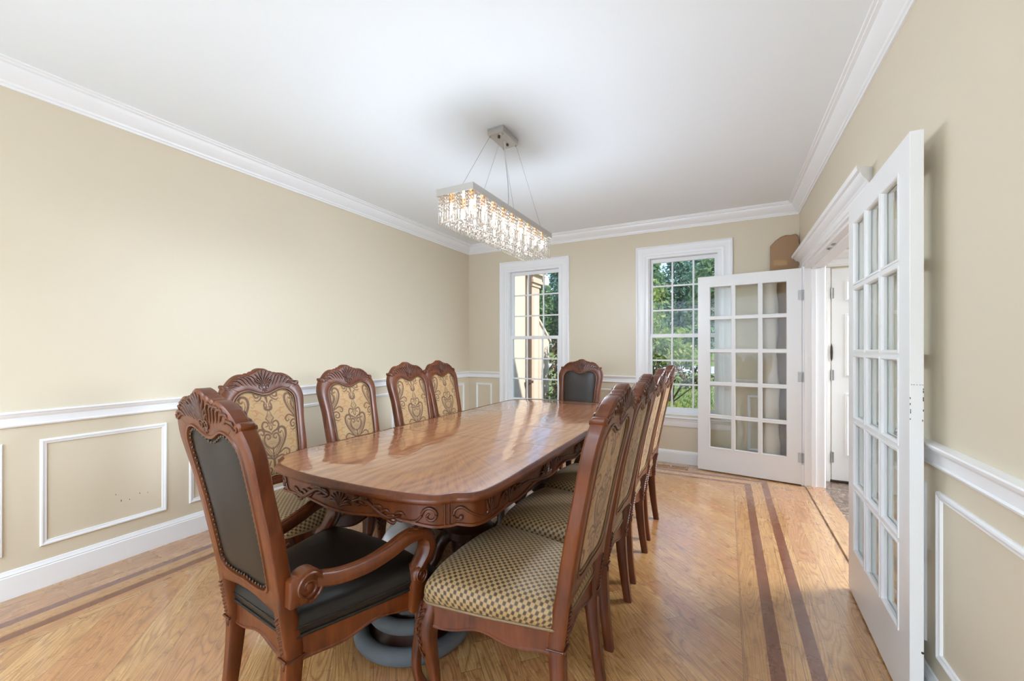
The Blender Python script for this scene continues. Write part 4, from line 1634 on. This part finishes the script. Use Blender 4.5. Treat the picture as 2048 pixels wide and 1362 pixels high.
def side_block(c, L, q):
    def f(mb):
        ap_stroke(mb, [(c + q * x, z) for x, z in ((.02, .668), (.025, .700), (.045, .715), (.06, .700), (.05, .688))], [.004, .006, .006, .005, .003], .002)
        for k in range(4):
            ap_stroke(mb, [(c + q * (.06 + k * .012), .690 + k * .004), (c + q * (.072 + k * .012), .705 - k * .001), (c + q * (.088 + k * .012), .700 - k * .004)], [.002, .005, .001], .003)
        ap_stroke(mb, [(c + q * (.09 + (L - .22) * t), .692 - .022 * t + .006 * math.sin(t * 6)) for t in np.linspace(0, 1, 6)], [.003, .0065, .006, .003], .002)
        shell(mb, c + q * (L - .11), .664)
        ap_stroke(mb, [(c + q * (L - x), z) for x, z in ((.075, .668), (.04, .672), (.030, .700), (.042, .716))], [.004, .006, .0055, .003], .002)
        divider(mb, c + q * L)
    return f


side_len = half_tot - 2 * S_BAR2
carve_block(end_block(0))
carve_block(end_block(half_tot))
for c, q in ((S_BAR1, 1), (half_tot - S_BAR1, -1), (half_tot + S_BAR1, 1), (A_TOT - S_BAR1, -1)):
    carve_block(corner_block(c, q))
nS = 4
for base, q in ((S_BAR2, 1), (half_tot + S_BAR2, 1)):
    for k in range(nS):
        carve_block(side_block(base + k * side_len / nS, side_len / nS, 1))

for y in (-.43, .72):
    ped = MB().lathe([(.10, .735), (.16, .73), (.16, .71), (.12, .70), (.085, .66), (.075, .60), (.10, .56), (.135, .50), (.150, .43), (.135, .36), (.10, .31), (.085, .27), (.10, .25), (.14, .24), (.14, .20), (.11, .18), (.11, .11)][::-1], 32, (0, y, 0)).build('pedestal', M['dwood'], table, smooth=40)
    mb = MB()
    for k in range(12):
        a = 2 * PI * k / 12
        P = [((r + .002) * math.cos(a + d), y + (r + .002) * math.sin(a + d), z) for r, z, d in ((.088, .30, 0), (.118, .345, .05), (.138, .39, .1), (.150, .44, .02), (.142, .49, -.06), (.118, .535, 0))]
        mb.tube(P, [.004, .014, .018, .016, .010, .003], 7, up=(0, 0, 1))
    mb.build('leaf_carving', M['dwood'], ped, smooth=60)
    for k in range(4):
        a = PI / 4 + k * PI / 2
        o = np.array([math.cos(a), math.sin(a), 0])
        P = catmull([o * r + np.array([0, y, z]) for r, z in ((.06, .20), (.12, .205), (.17, .16), (.195, .085), (.22, .045), (.24, .035))], 5)
        mb = MB().tube(P, [.05, .048, .042, .034, .030, .033], 10, up=(0, 0, 1), flat=.85)
        mb.ball(o * .24 + np.array([0, y, .032]), .034, 12, 8, s=(1, 1, .94))
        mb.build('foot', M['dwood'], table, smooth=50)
    for sx in (-1, 1):
        MB().lathe([(.028, .735), (.028, .70), (.036, .69), (.036, .68), (.024, .66), (.032, .60), (.036, .54), (.026, .45), (.022, .30), (.034, .28), (.034, .24), (.02, .22), (.02, .19)][::-1], 16, (sx * .20, y + .02, 0)).build('column', M['dwood'], table, smooth=40)
        MB().box(min(sx * .1, sx * .24), max(sx * .1, sx * .24), y - .02, y + .06, .17, .21, bev=.008).build('column_shelf', M['dwood'], table, smooth=0)
MB().box(-.035, .035, -.36, .64, .20, .27, bev=.012).build('stretcher', M['dwood'], table, smooth=0)

# ------------------------------------------------------------------ grey plush ring stack and white bundle under the table
rs = empty('ring_tower', (-1.277, 1.480, 0))
tag(rs, 'grey plush tower of stacked rings on the floor under the near end of the table', 'pet toy')
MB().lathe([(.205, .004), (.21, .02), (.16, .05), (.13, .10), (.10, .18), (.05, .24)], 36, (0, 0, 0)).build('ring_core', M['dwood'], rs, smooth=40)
for R, z, r in ((.232, .034, .034), (.176, .118, .031), (.118, .196, .028)):
    P = [(R * math.cos(a), R * math.sin(a), z) for a in np.linspace(0, 2 * PI, 72, endpoint=False)]
    MB().tube(P, r, 16, closed=True).build('plush_ring', M['grey'], rs, smooth=180)

rng = np.random.RandomState(4)
mb = MB()
rows = []
for t in np.linspace(0, 1, 26):
    y = 1.66 + .50 * t
    w = .085 * (math.sin(PI * min(1, max(0, t * 1.0))) ** .35 + .02)
    h = .15 * (math.sin(PI * t) ** .35 + .02)
    rows.append([(-1.655 + w * math.cos(q) * (1 + .10 * math.sin(5 * q + 9 * t)), y, .16 + .0 + h * math.sin(q) * (1 + .08 * math.sin(7 * q + 13 * t) + .05 * math.sin(31 * t))) for q in np.linspace(0, 2 * PI, 40, endpoint=False)])
mb.loft(rows, closed=True, cap=True)
zmin = min(v[2] for v in mb.v)
mb.v = [(x, y, z - zmin) for x, y, z in mb.v]
tag(mb.build('wrapped_bundle', M['plastic'], smooth=60), 'crumpled white plastic wrapped bundle lying under the table left of the near pedestal', 'bundle')

# ------------------------------------------------------------------ crystal chandelier
ch = empty('crystal_chandelier', (-1.345, 2.456, ZC))
tag(ch, 'rectangular crystal chandelier hung on wires over the table', 'chandelier')
FW, FLn = .125, .571
zt, zb = 2.197 - ZC, 2.157 - ZC
mb = MB()
mb.cells([-FW, -FW + .003, FW - .003, FW], [-FLn, -FLn + .003, FLn - .003, FLn], [zb, zt - .003, zt], [(-FW + .003, FW - .003, -FLn + .003, FLn - .003, zb - 1, zt - .003)])
mb.build('frame_tray', M['chrome'], ch, smooth=0, bevel=.0012)
MB().box(-FW + .004, FW - .004, -FLn + .004, FLn - .004, zb + .008, zb + .012).build('mirror_plate', plain('mirror_steel', (.9, .89, .87), .05, 1.0), ch, smooth=0)
can = MB().box(-.06, .06, -.110, .110, -.043, 0, bev=.002).build('ceiling_canopy', M['chrome'], ch, smooth=0)
for y in (-.06, .06):
    MB().lathe([(.007, -.052), (.009, -.049), (.009, -.043)], 12, (0, y, 0)).build('canopy_nut', M['bronze'], can, smooth=40)
for sx in (-1, 1):
    for sy in (-1, 1):
        a, b = np.array([sx * .048, sy * .095, -.043]), np.array([sx * .10, sy * .42, zt])
        MB().tube([a, (a + b) / 2, b], .0011, 6).build('suspension_wire', M['steel'], ch, smooth=60)
        MB().lathe([(.0035, -.055), (.0045, -.05), (.0045, -.043)], 10, (sx * .048, sy * .095, 0)).build('wire_gripper', M['steel'], can, smooth=40)
MB().tube(catmull([(.006, .0, -.043), (.012, .01, -.18), (.02, .03, -.33), (.012, .05, -.46), (.004, .04, zt)], 6), .0032, 8).build('power_cord', M['cord'], ch, smooth=60)


def bead(mb, z, r=.0092, t=.0046):
    ring = [(r * math.cos(a), 0, z + r * math.sin(a)) for a in np.linspace(PI / 8, 2 * PI + PI / 8, 8, endpoint=False)]
    fr = [(r * .5 * math.cos(a), -t, z + r * .5 * math.sin(a)) for a in np.linspace(PI / 8, 2 * PI + PI / 8, 8, endpoint=False)]
    bk = [(x, t, q) for x, _, q in fr]
    mb.loft([fr, ring, bk], closed=True, cap=True)


smb = MB()
for k in range(4):
    bead(smb, zb - .011 - .0205 * k)
def prism(mb, z0, z1, w=.0068, d=.0055):
    sec = [(w, 0), (w * .45, d), (-w * .45, d), (-w, 0), (-w * .45, -d), (w * .45, -d)]
    mb.loft([[(a * q, b * q, z) for a, b in sec] for z, q in ((z0, .35), (z0 - .006, 1), (z1 + .008, 1), (z1, .15))], closed=True, cap=True)
prism(smb, zb - .084, zb - .160)
first = smb.build('crystal_strand', M['crystal'], ch, smooth=0)
sme = first.data
CX, CY = FW - .013, FLn - .013
pos = []
nL, nW = 56, 12
for i in range(nL):
    pos.append((CX, -CY + 2 * CY * i / (nL - 1), PI / 2))
for i in range(1, nW):
    pos.append((CX - 2 * CX * i / nW, -CY, 0))
for i in range(nL):
    pos.append((-CX, -CY + 2 * CY * i / (nL - 1), PI / 2))
for i in range(1, nW):
    pos.append((CX - 2 * CX * i / nW, CY, 0))
far_mb = MB()
for i, (x, y, a) in enumerate(pos):
    if i < 99:
        o = first if i == 0 else link_mesh('crystal_strand', sme, ch)
        o.location = (x, y, 0)
        o.rotation_euler = (0, 0, a)
    else:
        ca, sa = math.cos(a), math.sin(a)
        far_mb.add([(x + p[0] * ca - p[1] * sa, y + p[0] * sa + p[1] * ca, p[2]) for p in smb.v], smb.f)
structure_far = far_mb.build('crystal_curtain', M['crystal'], ch, smooth=0)
structure_far['kind'] = 'stuff'
bmb = MB().ball((0, 0, 0), .0125, 8, 6)
bmb.tube([(0, 0, .012), (0, 0, .10)], .0007, 4)
bfirst = bmb.build('crystal_ball', M['crystal'], ch, smooth=0)
k = 0
rest = MB()
for j in range(5):
    for i in range(30):
        x, y = -.082 + .041 * j, -CY + .018 + (2 * CY - .036) * (i + .5 * (j % 2)) / 29.6
        z = zb - .140 + .012 * math.sin(j * 1.7)
        if (j >= 2 and k < 89) or (j < 2 and i < 5 and k < 99):
            o = bfirst if k == 0 else link_mesh('crystal_ball', bfirst.data, ch)
            o.location = (x, y, z)
            k += 1
        else:
            rest.add([(x + p[0], y + p[1], z + p[2]) for p in bmb.v], bmb.f)
rest.build('crystal_ball_cluster', M['crystal'], ch, smooth=0)['kind'] = 'stuff'
for i in range(9):
    for x in (-.07, .07):
        y = -.50 + 1.0 * i / 8
        s = MB().lathe([(.012, -.032), (.014, -.03), (.014, 0), (.010, 0)], 14, (x, y, zb + .008)).build('lamp_socket', M['copper'], ch, smooth=40)
        MB().lathe([(.003, -.066), (.007, -.06), (.008, -.02), (.006, 0)], 12, (x, y, zb - .024)).build('bulb', M['bulb'], s, smooth=60)


for i in range(5):      # chandelier's light, given by unseen points added below the crystals
    lo = light('chandelier_lamp', 'POINT', (-1.345, 2.456 + .34 * (i - 2), 1.925), (0, 0, 0), 12, (0.78, .93, 1.10), shadow_soft_size=.14)
    lo.data.cycles.use_multiple_importance_sampling = False

# ------------------------------------------------------------------ outdoors: house wing, shrubs, lawn, road, trees
GZ = -.50


def ground_z(y):
    return GZ + (0 if y < 44 else 2.1 * (1 - math.cos(min(1, (y - 44) / 34) * PI)) / 2)


mb = MB()
ys = list(np.linspace(5.105, 12, 8)) + list(np.linspace(13, 44, 20)) + list(np.linspace(46, 80, 18)) + [100, 140]
xs = np.linspace(-110, 90, 41)
mb.loft([[(x, y, ground_z(y) + .05 * math.sin(x * .21 + y * .13)) for x in xs] for y in ys])
structure(mb.build('lawn_ground', M['lawn'], smooth=180))
mb = MB()
mb.loft([[(x, y, ground_z(y) + .065 + (0 if k in (1, 2) else -.08)) for x in xs] for k, y in enumerate((32.5, 32.8, 43.2, 43.5))])
structure(mb.build('road', M['road'], smooth=0))

wing = empty('house_wing', (-3.02, 6.0, GZ))
tag(wing, 'peach stucco house wing outside the left window', 'building')
def W(x0, x1, y0, y1, z0, z1, bev=0):
    return MB().box(x0 + 3.02, x1 + 3.02, y0 - 6.0, y1 - 6.0, z0 - GZ, z1 - GZ, bev)
W(-6.5, -3.02, 5.13, 6.40, GZ, 4.2).build('stucco_wall', M['stucco'], wing, smooth=0)
pil = W(-3.4, -2.955, 6.42, 6.74, GZ, 2.36).build('pilaster', M['stucco2'], wing, smooth=0)
W(-3.38, -2.945, 6.50, 6.66, -.1, 2.22).build('pilaster_panel', M['stucco'], pil, smooth=0, bevel=.006)
mb = MB()
for z0, z1, e in ((2.36, 2.42, .02), (2.42, 2.47, .05), (2.47, 2.56, .035), (2.56, 2.64, .09), (2.64, 2.74, .13)):
    mb.box(-.4 - e, .065 + e, .42 - e, .74 + e, z0 - GZ, z1 - GZ)
mb.build('capital', M['stucco2'], pil, smooth=0)
W(-6.5, -2.80, 5.13, 7.0, 2.95, 3.15).build('eave', M['white'], wing, smooth=0)
mb = MB().tube([(.075, .30, 0), (.075, .30, 3.2)], .034, 10)
mb.box(.035, .12, .24, .36, 1.2, 1.24)
mb.build('downpipe', M['brown'], wing, smooth=40)
mb = MB()
mb.lathe([(.05, -.10), (.06, -.02), (.05, .04), (.02, .06)], 14, (.14, .86, 2.52 - GZ))
mb.box(.02, .14, .82, .90, 2.54 - GZ, 2.60 - GZ)
mb.build('eave_lamp', M['white'], wing, smooth=40)
mb = MB()
mb.loft([[(x, .80, 0), (x, 1.30, 0), (x, 1.30, 1.92), (x, .80, 2.26)] for x in (-.30, .02)], closed=True, cap=True)
mb.loft([[(x, .78, 2.28), (x, 1.34, 1.90), (x, 1.34, 1.95), (x, .78, 2.33)] for x in (-.34, .05)], closed=True, cap=True)
mb.build('sloped_cheek_wall', M['stucco'], wing, smooth=0)


def leaf_cloud(mb, c, rad, n, size, rng, shell=.55, droop=0.0):
    """n pointed leaves scattered through an ellipsoid, denser towards its skin"""
    for _ in range(n):
        d = rng.normal(size=3)
        d /= np.linalg.norm(d)
        r = shell + (1 - shell) * rng.rand() if rng.rand() < .8 else rng.rand()
        p = np.asarray(c) + d * r * np.asarray(rad)
        nrm = norm(d * .6 + rng.normal(size=3) * .6 + np.array([0, 0, .5]))
        a = norm(np.cross(nrm, rng.normal(size=3)))
        b = np.cross(nrm, a)
        s = size * rng.uniform(.6, 1.35)
        mb.add([p - a * s, p + b * s * .42 + nrm * s * .08, p + a * s, p - b * s * .42 + nrm * s * .08], [(0, 1, 2, 3)])


LM = dict(
    forest=leaf_mat('forest_leaves', (.10, .22, .12), (.22, .36, .19), (.30, .42, .20)),
    foresthaze=leaf_mat('hazed_forest_leaves', (.08, .20, .16), (.17, .32, .24)),  # distance haze put into the leaf colour as a bluish tint
    light=leaf_mat('yellow_green_leaves', (.16, .26, .055), (.36, .45, .13), (.50, .54, .22)),
    dark=leaf_mat('dark_shrub_leaves', (.025, .048, .022), (.085, .125, .04), (.22, .115, .05)),
    red=leaf_mat('bronze_shrub_leaves', (.075, .045, .030), (.15, .12, .05), (.40, .33, .20)),
    blade=leaf_mat('yellow_grass_blades', (.28, .38, .06), (.62, .58, .16)))


def tree(name, label, cat, base, crowns, n, size, mat, trunk_r, seed, group=None, branches=5):
    rng = np.random.RandomState(seed)
    root = empty(name, base)
    tag(root, label, cat, group)
    mb = MB()
    for c, r in crowns:
        leaf_cloud(mb, c, r, int(n * r[0] * r[2] / sum(q[0] * q[2] for _, q in crowns)), size, rng)
    mb.build('foliage', mat, root, smooth=0)
    mb = MB()
    h = max(c[2] for c, _ in crowns)
    mb.tube([(0, 0, -.1), (.02 * h, 0, h * .35), (0, .02 * h, h * .7), (0, 0, h)], [trunk_r * 1.3, trunk_r, trunk_r * .6, trunk_r * .2], 9)
    for k in range(branches):
        c, r = crowns[k % len(crowns)]
        d = rng.normal(size=3) * np.asarray(r) * .5
        e = np.asarray(c) + d
        s = np.array([0, 0, h * rng.uniform(.25, .6)])
        mb.tube([s, s + (e - s) * .5 + np.array([0, 0, .06 * h]), e], [trunk_r * .5, trunk_r * .32, trunk_r * .1], 6)
    mb.build('trunk', M['bark'], root, smooth=60)
    return root


LAB = ['tall dense green tree of the wood beyond the lawn', 'blue green tree of the wood beyond the lawn, haze painted into its leaf colour']
rng = random.Random(11)
spots = []
for row, (yy, h0) in enumerate(((62, 14.0), (71, 16.0), (80, 18.5))):
    for i in range(8):
        spots.append((-46 + 9.0 * i + 3.0 * row + rng.uniform(-.3, .3), yy + rng.uniform(-.5, .5), h0 + rng.uniform(-1, 1.2), 0 if row == 0 else 1))
for i, (x, y, h, kind) in enumerate(spots):
    if 0 < x < 9:
        h *= .86
    r = 3.2
    crowns = [((0, 0, h * .60), (r, r, h * .30)), ((r * .5, 0, h * .40), (r * .75, r * .8, h * .26)), ((-r * .5, 0, h * .33), (r * .75, r * .8, h * .25)), ((r * .1, -.3, h * .82), (r * .55, r * .55, h * .17)), ((0, -1, h * .16), (r * 1.15, r * .7, h * .18))]
    tree('woodland_tree', LAB[kind], 'tree', (x, y, ground_z(y)), crowns, 4200, .42, LM['foresthaze' if (kind or i % 3 == 0) else 'forest'], .22, 100 + i, 'trees of the wood beyond the lawn')

tree('flowering_shrub_tree', 'light green multi branched small tree outside the right window', 'tree', (-1.75, 10.2, GZ),
     [((-.2, 0, 2.25), (.75, .7, .75)), ((.45, 0, 1.75), (.6, .6, .45)), ((.0, 0, 3.0), (.5, .5, .5)), ((.95, .1, 1.62), (.55, .4, .28)), ((-.7, 0, 1.9), (.6, .5, .6)), ((.75, -.1, 2.1), (.35, .3, .2))], 2300, .075, LM['light'], .045, 5, branches=16)
tree('dark_leaf_shrub', 'dark glossy leaved branch of shrub low outside the right window', 'shrub', (-.95, 8.7, GZ),
     [((0, 0, 1.35), (.62, .4, .22)), ((.45, 0, 1.15), (.45, .3, .16)), ((-.5, 0, 1.5), (.4, .3, .25))], 620, .055, LM['dark'], .03, 8, branches=12)
tree('bronze_leaf_shrub', 'bronze and green shrub growing beside the peach pilaster outside the left window', 'shrub', (-2.62, 7.05, GZ),
     [((0, 0, 1.35), (.27, .24, .80)), ((.38, .1, 1.05), (.34, .24, .75)), ((-.04, 0, .6), (.25, .24, .6)), ((.62, .12, 1.25), (.28, .22, .6))], 2600, .055, LM['red'], .03, 9, branches=14)
tree('green_low_shrub', 'dark green low shrub in front of the bronze shrub outside the left window', 'shrub', (-2.42, 6.32, GZ),
     [((0, 0, .62), (.42, .3, .50)), ((.4, 0, .5), (.35, .3, .45)), ((-.22, .0, .5), (.22, .22, .45))], 1500, .05, LM['dark'], .025, 10, branches=8)
tree('round_shrub', 'round dark green bush across the lawn near the road', 'shrub', (3.4, 30.5, GZ),
     [((0, 0, 1.3), (1.6, 1.4, 1.4))], 1300, .16, LM['forest'], .06, 12, branches=3)

rg = np.random.RandomState(21)
for i, (x, y) in enumerate(((-1.0, 6.55), (-.52, 6.5), (-.04, 6.55), (.44, 6.5), (-.28, 7.05), (-.78, 7.1), (.22, 7.1))):
    mb = MB()
    for _ in range(70):
        a = rg.rand() * 2 * PI
        L = rg.uniform(.72, 1.04)
        sp = rg.uniform(.06, .15)
        b = np.array([rg.normal() * .05, rg.normal() * .05, 0])
        d = np.array([math.cos(a), math.sin(a), 0])
        t = np.array([-d[1], d[0], 0]) * .008
        P = [b, b + d * sp * .35 + [0, 0, L * .55], b + d * sp * .9 + [0, 0, L * .92], b + d * sp * 1.5 + [0, 0, L * .85]]
        mb.loft([[p - t * w, p + t * w] for p, w in zip(P, (1, 1, .7, .08))])
    o = mb.build('grass_clump', LM['blade'], smooth=60)
    o.location = (x, y, GZ)
    tag(o, 'yellow green clump of arching grass blades just below the right window', 'grass clump', 'grass clumps below the right window')

rg = np.random.RandomState(33)
mb = MB()
for _ in range(9000):
    y = 7.6 + 17 * rg.rand() ** 1.7
    x = rg.uniform(-.34 * y, .10 * y + .5)
    h = rg.uniform(.05, .13)
    a = rg.rand() * 2 * PI
    w = .012 + .0012 * y
    z = GZ + .05 * math.sin(x * .21 + y * .13) - .005
    l = rg.normal(size=2) * .045
    mb.add([(x - w * math.cos(a), y - w * math.sin(a), z), (x + w * math.cos(a), y + w * math.sin(a), z), (x + l[0], y + l[1], z + h)], [(0, 1, 2)])
g = mb.build('lawn_grass', leaf_mat('lawn_blades', (.11, .19, .04), (.27, .33, .10), (.40, .40, .15)), smooth=0)
tag(g, 'sunlit green lawn grass beyond the right window', 'grass', kind='stuff')
